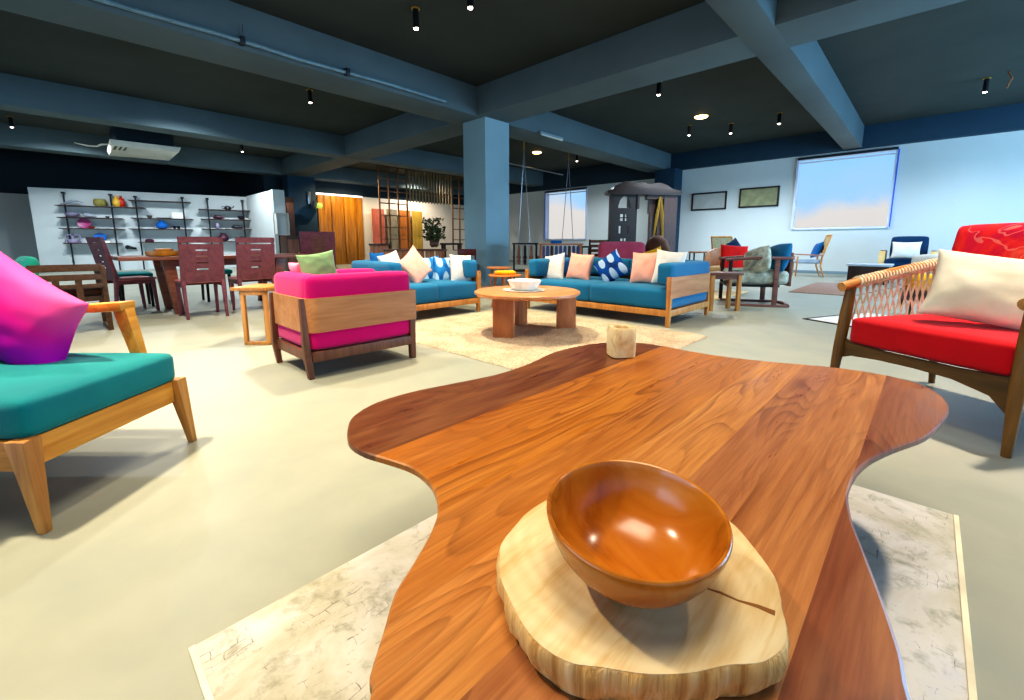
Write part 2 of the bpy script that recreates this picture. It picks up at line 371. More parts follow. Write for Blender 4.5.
# right wall with two window openings
W1 = (.92, 3.22, 1.37, 3.46); W2 = (10.98, 13.26, 1.12, 3.27)
w = MB()
def wall_x(w, x0, x1, ya, yb, z1, op):
    y0, y1, z0, zt = op
    w.bb(x0, x1, ya, y0, 0, z1); w.bb(x0, x1, y1, yb, 0, z1); w.bb(x0, x1, y0, y1, 0, z0)
    if z1 > zt: w.bb(x0, x1, y0, y1, zt, z1)
wall_x(w, 16.2, 16.42, -7, 7.2, ZB, W1); wall_x(w, 16.2, 16.42, 7.2, 19.4, 3.4, W2)
struct('wall_right', w, M['wall'])
for i, (y0, y1, z0, z1) in enumerate((W1, W2), 1):
    f = MB()
    for a in (y0, y1): f.bb(16.14, 16.3, a-.03, a+.03, z0-.03, z1+.03, .004)
    f.bb(16.14, 16.3, y0, y1, z0-.03, z0+.02, .004); f.bb(16.14, 16.3, y0, y1, z1-.03, z1+.03, .004)
    wf = f.build('window_%d' % i, M['wframe']); wf['kind'] = 'structure'
    MBb(16.24, 16.25, y0, y1, z0, z1).build('pane', M['glass'], wf)
    MB().bb(16.1, 16.2, y0-.02, y1+.02, z1-.02, z1+.05, .01).build('blind_roller', M['iron'], wf)
    MB().tube([(16.2, y0+.02, z1-.11), (16.2, y1-.02, z1-.11)], .022, 8).build('blind_bar', M['wframe'], wf)
    if i == 1: MBb(16.13, 16.16, y0-.05, y0-.02, z0, z1).build('edge_strip', M['wblue'], wf)
    else: MBb(16.13, 16.16, y1+.03, y1+.06, z0, z1).build('edge_strip', M['wblue'], wf)
b = MB(); b.bb(16.17, 16.2, -7, 6.84, 0, .09, .004); b.bb(16.17, 16.2, 7.6, 19.2, 0, .09, .004); struct('baseboard_right', b, M['skirt'])
# back wall along the far beam
struct('wall_back', MBb(7.0, 16.2, 19.2, 19.4, 0, 3.05), M['wallw'])
struct('trim_20', MBb(7.0, 16.2, 19.21, 19.5, 3.05, ZB+.3), M['walld'])
# far left wall
w = MBb(-14, 6.0, 23.8, 24.0, 0, 2.68); struct('wall_far', w, M['wall'])
struct('trim_21', MBb(-14, 16.2, 23.85, 24.1, 2.68, 4.16), M['walld'])
struct('wall_corner', MBb(6.0, 7.0, 19.3, 24, 0, 4.1), M['walld'])
# shelving partition (skewed) and its return
SA = Vector((-.38, 21.07, 0)); SB = Vector((5.41, 19.32, 0)); SL = (SB-SA).length; SANG = math.atan2(SB.y-SA.y, SB.x-SA.x)
w = MB(); w.bb(0, SL, 0, .14, 0, 2.7)
o = struct('wall_shelving', w, M['wall']); o.location = SA; o.rotation_euler = (0, 0, SANG)
w = MB(); w.bb(5.34, 5.46, 16.5, 19.3, 0, 2.72); w.bb(5.34, 5.72, 16.38, 16.55, 1.95, 2.74)
struct('wall_return', w, M['wall'])

# ------------------------------------------------------------------ ceiling fittings
def pipe_run():
    t = thing('ceiling_pipe', 'painted conduit pipe clamped along the big ceiling beam at left', 'pipe', (0, 7.14, 3.66))
    MB().tube([(-3, 0, 0), (1.0, 0, -.01), (2.1, 0, .0), (2.9, .01, -.02), (4.2, 0, .0), (5.6, 0, -.01)], .03, 8).build('conduit', M['pipe'], t)
    for x in (2.1, 3.6): MBb(x-.03, x+.03, -.045, .06, -.05, .05, .005).build('clamp', M['iron'], t)
    MB().tube([(2.12, .0, .03), (2.12, .0, .22)], .008, 6).build('tail', M['steel'], t)
pipe_run()
def spot_proto():
    t = thing('ceiling_spotlight', 'x', 'ceiling light', (0, 0, 4.15))
    MB().lathe([(.05, 0), (.062, -.004), (.062, -.016), (.05, -.02)], 20).build('ring', M['brass'], t)
    MB().lathe([(.042, -.018), (.042, -.26), (.036, -.262), (.034, -.25)], 20).build('housing', M['black'], t)
    MB().lathe([(.033, -.254), (.03, -.272), (.012, -.28)], 16).build('lens', M['lens'], t)
    return t
sp0 = spot_proto()
spots = [((3.85, 5.54), 'black cylinder ceiling spotlight with a brass ring, the large one left of centre', 1),
         ((4.02, 4.58), 'black cylinder ceiling spotlight cut by the top edge of the view', 1),
         ((4.13, 9.91), 'black cylinder ceiling spotlight in the bay behind the big left beam', 1),
         ((8.81, 4.31), 'black cylinder ceiling spotlight nearest the round glowing downlight, on its left', 1),
         ((12.54, 5.18), 'small black ceiling spotlight, leftmost of the row of three before the right wall', 1),
         ((13.11, 4.27), 'small black ceiling spotlight, middle of the row of three before the right wall', 1),
         ((12.93, 3.08), 'small black ceiling spotlight beside the pale beam, rightmost of three', 1),
         ((13.14, -.46), 'black ceiling spotlight on the pale blue ceiling at far right', 1),
         ((13.54, 9.66), 'small black ceiling spotlight hanging just right of the swing rope', 1),
         ((4.6, 16.6), 'tiny lit ceiling spotlight in the dark bay right of the air conditioner', 1),
         ((-.41, 17.5), 'tiny lit ceiling spotlight at the far left edge of the ceiling', 1)]
for i, (p, lab, s) in enumerate(spots):
    if i == 0: sp0.location = (p[0], p[1], 4.15); sp0['label'] = lab
    else: dup(sp0, (p[0], p[1], 4.15), 0, lab)
def downlight(x, y, lab):
    t = thing('recessed_downlight', lab, 'ceiling light', (x, y, 4.15))
    MB().lathe([(.19, 0), (.19, -.015), (.16, -.02)], 24).build('rim', M['brass'], t)
    MB().lathe([(.16, -.018), (.13, -.04), (.02, -.06)], 24).build('diffuser', M['downlight'], t)
downlight(11.86, 4.61, 'round warm glowing downlight on the ceiling right of the column')
downlight(12.3, 10.52, 'round warm glowing downlight between the two swing hangers')
# tube fitting on beam
t = thing('tube_light', 'unlit pale tube light fitting fixed under the beam right of the column', 'tube light', (8.9, 7.14, 3.6))
MBb(-.45, .45, -.03, .03, -.05, .0, .006).build('housing', M['tube'], t); MB().tube([(-.42, -.02, -.07), (.42, -.02, -.07)], .018, 8).build('tube', M['acwhite'], t)
# air conditioner
t = thing('ceiling_air_conditioner', 'white ceiling air conditioner hanging in the dark bay at left', 'air conditioner', (2.1, 17.0, 3.5), 0)
MB().hexa([(-.72, -1.0, 0), (.68, -1.1, 0), (.72, .7, 0), (-.66, 1.0, 0)], [(-.78, -1.05, .14), (.74, -1.15, .14), (.76, .75, .14), (-.7, 1.05, .14)], .02).build('casing', M['acwhite'], t)
MBb(-.62, .62, -.9, .6, .15, .65, .01).build('duct', M['walld'], t)
g = MB()
for k in range(3): g.bb(-.66+.1*k, -.62+.1*k, -.9, -.3, -.008, .002)
g.build('grille', M['iron'], t)
MB().tube([(-.76, -.7, .06), (-.92, -.75, .02), (-1.02, -.8, -.05), (-1.2, -.85, -.07), (-1.45, -.9, -.04)], [.07, .09, .08, .07, .03], 8, flat=.25).build('flap', M['acwhite'], t)
# cable scrap
tag(MB().tube([(12.9, -.72, 4.14), (12.8, -.78, 3.98), (12.75, -.74, 3.88), (12.6, -.72, 3.78)], .014, 6).build('loose_cable', M['tan']), 'loose pale cable end hanging from the ceiling at far right', 'cable')

# ------------------------------------------------------------------ foreground table
def catmull(P, k=6):
    out = []; n = len(P)
    for i in range(n):
        p0, p1, p2, p3 = [Vector(P[(i+j) % n]) for j in (-1, 0, 1, 2)]
        for j in range(k):
            t = j/k; out.append(.5*((2*p1)+(p2-p0)*t+(2*p0-5*p1+4*p2-p3)*t*t+(3*p1-p0-3*p2+p3)*t**3))
    return out
OUT = [(.17,.36),(.18,.38),(.22,.42),(.26,.46),(.31,.49),(.37,.53),(.41,.57),(.445,.635),(.455,.71),(.44,.78),(.42,.85),(.42,.92),(.45,.99),(.5,1.06),(.59,1.105),(.71,1.11),(.84,1.085),(1.02,1.05),(1.2,1.06),(1.41,1.1),(1.61,1.08),(1.77,1.0),(1.83,.86),(1.82,.69),(1.83,.53),(1.88,.37),(1.94,.22),(1.95,.08),(1.9,-.02),(1.8,-.07),(1.67,-.085),(1.53,-.07),(1.38,-.04),(1.25,.01),(1.14,.045),(1.04,.06),(.95,.06),(.86,.045),(.77,.02),(.68,-.005),(.6,-.025),(.54,-.035),(.42,-.07),(.28,-.09),(.14,-.05),(.06,.06),(.05,.2),(.10,.3)]
tbl = thing('coffee_table', 'large organic free-form teak coffee table standing on the distressed rug', 'coffee table', (0, 0, 0))
pts = catmull([Vector((a, b, 0)) for a, b in OUT], 4)
m = MB(); t_ = bmesh.new()
ctr = sum(pts, Vector())/len(pts)
lv = [(1.0, .45-.004, 0), (1.0, .45, .004), (1.0, .45-.012, -.001), (1.0, .45-.026, .03)]
def ring(z, inset):
    r = []
    for i, p in enumerate(pts):
        tn = (pts[(i+1) % len(pts)]-pts[i-1]).normalized(); nr = Vector((-tn.y, tn.x, 0))
        if nr.dot(ctr-p) < 0 and False: nr = -nr
        r.append(t_.verts.new((p.x-nr.x*inset, p.y-nr.y*inset, z)))
    return r
sgn = 1 if sum(a.x*b.y-b.x*a.y for a, b in zip(pts, pts[1:]+pts[:1])) < 0 else -1
rs = [ring(.45, .004*sgn), ring(.447, 0), ring(.436, 0), ring(.424, .03*sgn)]
t_.faces.new(rs[0]);
for A, B in zip(rs, rs[1:]):
    for i in range(len(A)): t_.faces.new((A[i], A[(i+1) % len(A)], B[(i+1) % len(A)], B[i]))
t_.faces.new(rs[-1][::-1]); bmesh.ops.recalc_face_normals(t_, faces=t_.faces); m._merge(t_)
m.build('tabletop', M['teak'], tbl, ang=25)
for (x, y) in ((.45, .3), (.8, .8), (1.45, .8), (1.5, .2)):
    MB().tube([(x, y, .424), (x+.02, y+.01, .0)], [.035, .022], 14).build('leg', M['teak_side'], tbl)
MBb(.4, 1.6, .32, .38, .37, .424, .004).build('stretcher', M['teak_side'], tbl)
# log slice
SO = [(.36,.385),(.38,.40),(.415,.41),(.46,.42),(.52,.415),(.59,.375),(.645,.31),(.665,.25),(.66,.19),(.62,.14),(.57,.1),(.52,.08),(.48,.07),(.44,.08),(.41,.105),(.375,.13),(.345,.16),(.32,.195),(.30,.225),(.295,.26),(.305,.3),(.33,.35)]
sl = thing('log_slice_board', 'pale thick log slice board with rough bark rim and a crack, under the bowl', 'serving board', (.47, .25, .4505))
sp_ = catmull([Vector((a-.47, b-.25, 0)) for a, b in SO], 7)
def jag(p, a, s):
    return Vector((p.x, p.y, 0))*(1+a*noise.noise(Vector((p.x*s, p.y*s, 3))))
o2 = [jag(p, .012, 16)*.975 + Vector((-.003, -.012, 0)) for p in sp_]
t_ = bmesh.new(); N = len(o2); rr = []
for z, k, a in ((.044, .985, 0), (.041, .998, .01), (.028, 1.008, .03), (.012, .99, .04), (0, .95, .02)):
    rr.append([t_.verts.new((p.x*k*(1+a*noise.noise(Vector((p.x*60, p.y*60, z*10)))), p.y*k*(1+a*noise.noise(Vector((p.x*60, p.y*60, z*10)))), z)) for p in o2])
for A, B in zip(rr, rr[1:]):
    for i in range(N): t_.faces.new((A[i], A[(i+1) % N], B[(i+1) % N], B[i]))
t_.faces.new(rr[-1][::-1]); bmesh.ops.recalc_face_normals(t_, faces=t_.faces)
m = MB(); m._merge(t_); m.build('bark_rim', M['bark'], sl, ang=60)
m = MB(); m.prism([p*.986 for p in o2], .03, .0445, 0); m.build('face', M['slice'], sl)
cr = [on_z(x_, y_, .4945) for x_, y_ in ((704, 588), (720, 593), (738, 601), (758, 607), (775, 614))]
cr = [p-Vector((.47, .25, .4505)) for p in cr]; m = MB(); m.tube([(p.x, p.y, .0445) for p in cr], [.001, .0022, .0016, .003, .004], 6, flat=.4); m.build('crack', wood('crack_brown', (150, 94, 30), (96, 54, 14)), sl)
# bowl
bw = thing('wooden_bowl', 'round polished wooden bowl resting on the pale log slice', 'bowl', (.452, .228, .4985))
bw.rotation_euler = Matrix.Rotation(R(5), 3, RT).to_euler()
prof = [(.001, 0), (.045, 0), (.055, .004), (.083, .026), (.103, .054), (.112, .083), (.1135, .092), (.111, .0955), (.107, .094), (.1055, .088), (.097, .058), (.078, .032), (.05, .016), (.001, .011)]
prof = [(r_*.938, z_*.93) for r_, z_ in prof]
m = MB(); m.lathe(prof, 96); ob = m.build('bowl_body', M['bowl'], bw); md = ob.modifiers.new('s', 'SUBSURF'); md.levels = md.render_levels = 1
# pale wood block holder
bk = thing('candle_holder', 'small pale wooden block holder on the far end of the teak table', 'candle holder', (1.545, .865, .4505), R(HD+8))
blk = MB(); s_ = .046
ol = [(-s_, -s_), (s_, -s_), (s_, s_), (-s_, s_)]
t_ = bmesh.new(); Nn = 28; levels = []
def sq(r, k): 
    a = 2*PI*k/Nn; c, s = math.cos(a), math.sin(a); q = (abs(c)**5+abs(s)**5)**(-.2); return (r*c*q, r*s*q)
for r, z, rd in ((.044, 0, 0), (.049, .004, 0), (.05, .06, 0), (.048, .112, 0), (.043, .12, 0), (.033, .119, 1), (.028, .10, 1), (.026, .06, 1)):
    levels.append([t_.verts.new(((r*math.cos(2*PI*k/Nn), r*math.sin(2*PI*k/Nn)) if rd else sq(r, k)) + (z,)) for k in range(Nn)])
for A, B in zip(levels, levels[1:]):
    for i in range(Nn): t_.faces.new((A[i], A[(i+1) % Nn], B[(i+1) % Nn], B[i]))
t_.faces.new(levels[0][::-1]); t_.faces.new(levels[-1]); bmesh.ops.recalc_face_normals(t_, faces=t_.faces); blk._merge(t_)
blk.build('block', M['block'], bk)

# ------------------------------------------------------------------ rugs
rg = thing('area_rug', 'grey and cream distressed rug under the teak coffee table', 'rug', (0, 0, 0))
MBb(.12, 1.97, -.15, 1.1, 0, .010, .003).build('pile', M['rug'], rg)
MBb(.108, .12, -.162, 1.1, 0, .011).build('binding', M['binding'], rg); MBb(.12, 1.97, -.162, -.15, 0, .011).build('binding', M['binding'], rg)
def shag():
    t = bmesh.new(); x0, x1, y0, y1 = 2.2, 4.35, 1.48, 4.2; nx, ny = 170, 220
    g = []
    for i in range(nx+1):
        row = []
        for j in range(ny+1):
            u, v = i/nx, j/ny; x = x0+(x1-x0)*u; y = y0+(y1-y0)*v
            ed = min(u, 1-u, v, 1-v)*20; ed = min(1, ed)
            h = .004+.026*(ed**.5)*(0.55+.45*random.random())+.006*noise.noise(Vector((x*7, y*7, 0)))
            if ed < .2: x += random.uniform(-.012, .012); y += random.uniform(-.012, .012); h = .003
            row.append(t.verts.new((x, y, max(.002, h))))
        g.append(row)
    for i in range(nx):
        for j in range(ny): t.faces.new((g[i][j], g[i+1][j], g[i+1][j+1], g[i][j+1]))
    m = MB(); m._merge(t); return m.build('shaggy_rug', M['shag'], ang=180)
tag(shag(), 'cream shaggy wool rug under the round coffee table', 'rug')
tag(MBb(9.5, 12.3, 1.0, 1.85, 0, .012, .004).build('jute_rug', M['jute']), 'brown woven jute rug before the low dark table at right', 'rug')
t = thing('flat_rug', 'cream flat rug with black border beyond the red armchair', 'rug', (0, 0, 0))
rp = [Vector((6.18, 1.03, 0)), Vector((7.3, .55, 0)), Vector((6.5, -1.6, 0)), Vector((5.2, -.9, 0))]
rc = sum(rp, Vector())/4
m = MB(); m.prism([(p.x, p.y) for p in rp], 0, .008); m.build('border', M['rugblack'], t)
m = MB(); m.prism([(rc.x+(p.x-rc.x)*.95, rc.y+(p.y-rc.y)*.95) for p in rp], .008, .012); m.build('field', M['rugcream'], t)
tag(MBb(6.6, 9.0, 2.4, 3.7, 0, .012, .003).build('woven_rug', M['seatcream']), 'pale yellow rug under the red-pillow barrel chair', 'rug')

# ------------------------------------------------------------------ throw pillows
def pillow_mb(w, h, t, seed=0, n=26, ears=.09):
    b = bmesh.new(); S = []
    for side in (1, -1):
        g = []
        for i in range(n+1):
            row = []
            for j in range(n+1):
                u = -1+2*i/n; v = -1+2*j/n
                u_ = math.sin(u*PI/2)*.45+u*.55; v_ = math.sin(v*PI/2)*.45+v*.55
                y = w/2*u_*(1-ears*(1-v_*v_)*abs(u_)**2); z = h/2*v_*(1-ears*(1-u_*u_)*abs(v_)**2)
                k = max(0, (1-u_**2))*max(0, (1-v_**2)); th = t/2*(k**.42)
                th *= 1+.10*noise.noise(Vector((u*1.7+seed, v*1.7, side))) 
                th += .006*noise.noise(Vector((u*4+seed, v*4, side*2)))*(k**.3)
                row.append(b.verts.new((side*th, y, z)))
            g.append(row)
        for i in range(n):
            for j in range(n):
                f = (g[i][j], g[i+1][j], g[i+1][j+1], g[i][j+1]); b.faces.new(f if side > 0 else f[::-1])
    bmesh.ops.remove_doubles(b, verts=b.verts, dist=.0008); bmesh.ops.recalc_face_normals(b, faces=b.faces)
    m = MB(); m._merge(b); return m
def pil(label, mat, c, w, h, t, yaw, lean=15, roll=0, seed=0, ears=.09, name='throw_pillow', group=None):
    o = pillow_mb(w, h, t, seed, ears=ears).build(name, M[mat], ang=180)
    rot = Matrix.Rotation(R(yaw), 3, 'Z') @ Matrix.Rotation(R(-lean), 3, 'Y') @ Matrix.Rotation(R(roll), 3, 'X')
    o.rotation_euler = rot.to_euler(); o.location = c
    return tag(o, label, 'pillow', group)

# ------------------------------------------------------------------ wrap sofas and matching chair
def wrap_seat(name, label, cat, cen, rz, W, D, fab, seats, woodb, woodr, aw=.17):
    """front = +x, width along y, base centre at origin"""
    t = thing(name, label, cat, cen, rz)
    hx, hy = D/2, W/2
    for (sx, sy) in ((1, 1), (1, -1), (-1, 1), (-1, -1)):
        x = sx*(hx-.03); y = sy*(hy-.03)
        if sx > 0: MB().leg((x, y, 0), (x, y, .55), (.042, .042), (.055, .055)).build('leg', woodr, t)
        else: MB().leg((-hx+.02, sy*(hy-.04), 0), (-hx+.002, sy*(hy-.04), .16), (.036, .036), (.045, .045)).leg((-hx+.002, sy*(hy-.04), .16), (-hx-.002, sy*(hy-.06), .545), (.045, .045), (.03, .03)).build('leg', woodr, t)
    m = MB(); m.bb(-hx+.03, hx-.02, -hy+.01, -hy+.045, .115, .185, .006); m.bb(-hx+.03, hx-.02, hy-.045, hy-.01, .115, .185, .006)
    m.bb(hx-.05, hx-.01, -hy+.03, hy-.03, .115, .185, .006); m.bb(-hx+.01, -hx+.05, -hy+.03, hy-.03, .115, .185, .006)
    m.bb(-hx+.04, hx-.04, -hy+.04, hy-.04, .15, .18)
    m.build('base_frame', woodr, t)
    # bent band around sides and back, rounded rear corners
    rr = .09; pa = [(hx-.0, -hy)]
    for k in range(7): a = PI*1.5-k*PI/12; pa.append((-hx+rr+rr*math.cos(a), -hy+rr+rr*math.sin(a)))
    for k in range(7): a = PI-k*PI/12; pa.append((-hx+rr+rr*math.cos(a), hy-rr+rr*math.sin(a)))
    pa.append((hx, hy)); th = .028
    inn = []
    for i, p in enumerate(pa):
        a = Vector(pa[max(0, i-1)]); b = Vector(pa[min(len(pa)-1, i+1)]); d = (b-a).normalized(); nrm = Vector((d.y, -d.x)); inn.append((p[0]+nrm.x*th, p[1]+nrm.y*th))
    ok = inn[0][1] > pa[0][1]
    if not ok: inn = [(2*p[0]-q[0], 2*p[1]-q[1]) for p, q in zip(pa, inn)]
    m = MB(); tb = bmesh.new(); R4 = []
    for p, q in zip(pa, inn): R4.append([tb.verts.new((p[0], p[1], .315)), tb.verts.new((p[0], p[1], .545)), tb.verts.new((q[0], q[1], .545)), tb.verts.new((q[0], q[1], .315))])
    for A, B in zip(R4, R4[1:]):
        for k in range(4): tb.faces.new((A[k], A[(k+1) % 4], B[(k+1) % 4], B[k]))
    tb.faces.new(R4[0]); tb.faces.new(R4[-1][::-1]); bmesh.ops.recalc_face_normals(tb, faces=tb.faces); m._merge(tb)
    m.build('bent_band', woodb, t)
    sw = (W-.09)/seats
    for k in range(seats):
        m = MB(); m.cushion((.0, -hy+.045+sw*(k+.5), .30), (D-.045, sw+(.05 if seats == 1 else .02), .225), .04, .016, 12); m.build('seat_cushion', M[fab], t)
    # arm and back bolsters inside the band
    zc, zh = .575, .23
    for s in (-1, 1):
        m = MB(); m.cushion((.0, s*(hy-.02-aw/2), zc), (D-.05, aw, zh), .04, .006, 10); m.build('arm_cushion', M[fab], t)
    bl = (W-.08)/seats
    for k in range(seats):
        m = MB(); m.cushion((-hx+.02+aw/2, -hy+.04+bl*(k+.5), zc+.0), (aw, bl+.0, zh), .04, .008, 10); m.build('back_cushion', M[fab], t)
    return t
wrap_seat('armchair', 'magenta armchair with a bent oak band, seen from behind', 'armchair', (1.5, 3.22, 0), 0, .68, .84, 'magenta', 1, M['ply'], M['walnut'], .14)
wrap_seat('sofa', 'blue two-seat sofa behind the magenta armchair, left of the column', 'sofa', (3.22, 4.8, 0), -PI/2, 1.36, 1.0, 'tealblue', 2, M['oak'], M['oakz'])
wrap_seat('sofa', 'long blue sofa with oak band right of the round coffee table', 'sofa', (5.1, 3.0, 0), PI, 2.1, 1.2, 'tealblue', 2, M['ply'], M['oakz'])
P = on_axis
pil('sage green pillow propped on the magenta armchair', 'green', P(319, 270, 1, 3.2), .26, .26, .10, -100, 8, 8, 1)
pil('small light pink pillow behind the sage pillow on the magenta armchair', 'lpink', P(301, 274, 1, 3.48), .2, .2, .1, 0, 30, 0, 2)
# sofa right
pil('off-white pillow at the left end of the long blue sofa', 'white', P(554, 268, 0, 4.85), .36, .40, .15, 176, 16, 10, 3)
pil('peach pillow next to the left off-white pillow on the long sofa', 'peach', P(580, 267, 0, 4.95), .40, .38, .15, 178, 14, -3, 4)
pil('navy leaf-print pillow standing on its corner on the long sofa', 'spot', P(611, 268, 0, 5.05), .38, .38, .15, 190, 18, 38, 5)
pil('peach pillow at the right of the navy leaf-print pillow', 'peach', P(645, 268, 0, 4.95), .36, .40, .15, 182, 14, 2, 6)
pil('white pillow leaning into the right arm of the long sofa', 'white', P(669, 268, 0, 4.9), .34, .42, .15, 200, 16, -6, 7)
# sofa left
pil('dark blue pillow at the left end of the two-seat sofa', 'blue', P(378, 264, 1, 5.0), .2, .3, .1, -90, 10, 0, 8)
pil('white pillow near the left end of the two-seat sofa', 'white', P(392, 268, 1, 4.7), .34, .38, .14, -75, 12, 12, 9)
pil('peach pillow standing on its corner on the two-seat sofa', 'peach', P(415, 267, 1, 4.65), .42, .42, .14, -80, 18, 33, 10, .13)
pil('sky blue leaf-print pillow behind the peach one on the two-seat sofa', 'spotl', P(431, 270, 1, 5.0), .38, .38, .14, -85, 12, 4, 11)
pil('sky blue leaf-print pillow left of the white pillow on the two-seat sofa', 'spotl', P(443, 270, 1, 4.75), .3, .36, .13, -90, 12, -3, 12)
pil('upright white pillow at the right end of the two-seat sofa', 'white', P(461, 269, 1, 4.5), .32, .38, .12, -100, 10, -3, 13, .05)

# ------------------------------------------------------------------ round coffee table
cc = dl(4.27, .15)
t = thing('round_coffee_table', 'round tan coffee table on three slab legs on the shaggy rug', 'coffee table', (cc.x, cc.y, .02))
MB().lathe([(.001, .43), (.50, .43), (.52, .42), (.522, .40), (.50, .385), (.001, .385)], 64).build('tabletop', wood('tan_top', (206, 142, 92), (176, 108, 62), 'x', .6, .35), t)
for (d, l, r) in ((4.02, -.08, -12), (4.50, .57, 10), (4.72, .1, 60)):
    p = dl(d, l)-cc; MB().box((p.x, p.y, .193), (.055, .2, .386), .006, R(HD+180+r)).build('leg', M['tan'], t)
bp = dl(4.22, .12)
t = thing('serving_bowl', 'white scalloped bowl standing on the round coffee table', 'bowl', (bp.x, bp.y, .453))
def scal(prof, seg=48, k=12, a=.03):
    t_ = bmesh.new(); rg = []
    for r, z in prof: rg.append([t_.verts.new((r*(1+a*math.cos(k*2*PI*i/seg))*math.cos(2*PI*i/seg), r*(1+a*math.cos(k*2*PI*i/seg))*math.sin(2*PI*i/seg), z)) for i in range(seg)])
    for A, B in zip(rg, rg[1:]):
        for i in range(seg): t_.faces.new((A[i], A[(i+1) % seg], B[(i+1) % seg], B[i]))
    t_.faces.new(rg[0][::-1]); t_.faces.new(rg[-1]); bmesh.ops.recalc_face_normals(t_, faces=t_.faces); m = MB(); m._merge(t_); return m
scal([(.11, 0), (.125, .01), (.135, .035), (.155, .07), (.164, .09), (.156, .094), (.13, .08), (.11, .06), (.02, .055)]).build('bowl_body', M['ceramic'], t)
tag(scal([(.19, 0), (.2, .004), (.205, .009), (.17, .009), (.02, .008)], 48, 16, .012).build('round_tray', M['ceramic'], loc=(bp.x, bp.y, .4508)), 'thin white round tray under the scalloped bowl', 'tray')
bpy.data.objects['serving_bowl'].location.z = .4605

# ------------------------------------------------------------------ teal armchair
o0 = dl(1.565, -1.49); rzT = R(HD-90)
t = thing('armchair', 'teal cushioned armchair with honey oak frame at the left edge', 'armchair', (o0.x, o0.y, 0), rzT)
Dp = .74
for s in (-1, 1):
    MB().leg((.015, s*.32, 0), (-.02, s*.305, .305), (.026, .026), (.062, .055), .005).build('leg', M['oakz'], t)
    MB().leg((-Dp-.12, s*.33, 0), (-Dp-.02, s*.32, .5), (.026, .026), (.06, .05), .005).build('leg', M['oakz'], t)
MBb(-.045, -.012, -.28, .28, .205, .30, .005).build('front_rail', M['oaky'], t)
for s in (-1, 1):
    MBb(-Dp, -.04, s*.305-.016, s*.305+.016, .205, .30, .005).build('side_rail', M['oak'], t)
MBb(-Dp-.02, -Dp+.02, -.28, .28, .205, .30, .005).build('back_rail', M['oaky'], t)
m = MB()
for k in range(6): m.bb(-.65+.11*k, -.59+.11*k, -.29, .29, .275, .29)
m.build('seat_slats', M['oaky'], t)
m = MB(); m.cushion((-Dp/2-.0, 0, .362), (Dp-.01, .62, .13), .03, .01, 14); m.build('seat_cushion', M['teal'], t)
m = MB(); m.cushion((-Dp-.02, 0, .58), (.15, .56, .48), .06, .02, 10, rot=Euler((0, R(-14), 0))); m.build('back_cushion', M['teal'], t)
for s in (-1, 1):
    MB().hexa([(-.86, s*.335-.035, .575), (-.21, s*.335-.04, .61), (-.21, s*.335+.04, .61), (-.86, s*.335+.035, .575)],
              [(-.86, s*.335-.035, .605), (-.21, s*.335-.04, .65), (-.21, s*.335+.04, .65), (-.86, s*.335+.035, .605)], .01).build('armrest', M['oaky'], t)
    MB().leg((-.15, s*.325, .25), (-.235, s*.335, .62), (.035, .03), (.06, .05), .005).build('arm_support', M['oaky'], t)
    MBb(-Dp-.05, -Dp+.0, s*.33-.02, s*.33+.02, .45, .60, .005).build('rear_post', M['oaky'], t)
m = MB(); m.bb(-Dp-.16, -Dp-.12, -.33, .33, .72, .80, .01); m.build('top_rail', M['oaky'], t)
pil('big pink and violet dyed pillow on the teal armchair', 'dyed', dl(1.72, -1.985, .61), .54, .41, .17, HD+172, 6, -27, 20, .15)
pil('dark teal pillow behind the pink dyed pillow', 'tealblue', dl(1.82, -2.08, .49), .34, .20, .10, HD+160, 5, -8, 21)
# cast-shadow giver on the left: a round stool
t = thing('round_stool', 'round dark stool at the lower left corner outside the teal armchair', 'stool', tuple(dl(.62, -1.30)))
MB().lathe([(.001, .40), (.17, .40), (.18, .41), (.18, .44), (.17, .45), (.001, .45)], 40).build('seat', M['walnutx'], t)
for k in range(3):
    a = k*2*PI/3; MB().tube([(.1*math.cos(a), .1*math.sin(a), .4), (.14*math.cos(a), .14*math.sin(a), 0)], [.02, .014], 10).build('leg', M['walnut'], t)

# ------------------------------------------------------------------ red rope armchair
o0 = dl(2.13, 2.045); rzR = R(HD+104)
t = thing('armchair', 'red cushioned armchair with rope-woven arm at the right edge', 'armchair', (o0.x, o0.y, 0), rzR)
wd = M['olivewood']
for s, nm in ((-1, 'far'), (1, 'near')):
    MB().tube([(.03, s*.40, 0), (.015, s*.39, .28), (-.005, s*.385, .5), (-.015, s*.38, .66)], [.017, .027, .03, .024], 14).build('leg', wd, t)
    MB().tube([(-.84, s*.42, 0), (-.76, s*.39, .3), (-.76, s*.38, .6), (-.80, s*.38, .81)], [.016, .026, .024, .02], 12).build('leg', wd, t)
    MB().tube([(.05, s*.385, .655), (-.1, s*.385, .69), (-.3, s*.385, .73), (-.55, s*.385, .77), (-.80, s*.38, .80)], [.027, .029, .028, .027, .024], 14).build('armrest', M['armwood'], t)
    MBb(-.75, -.03, s*.375-.018, s*.375+.018, .26, .33, .008).build('side_rail', M['olivex'], t)
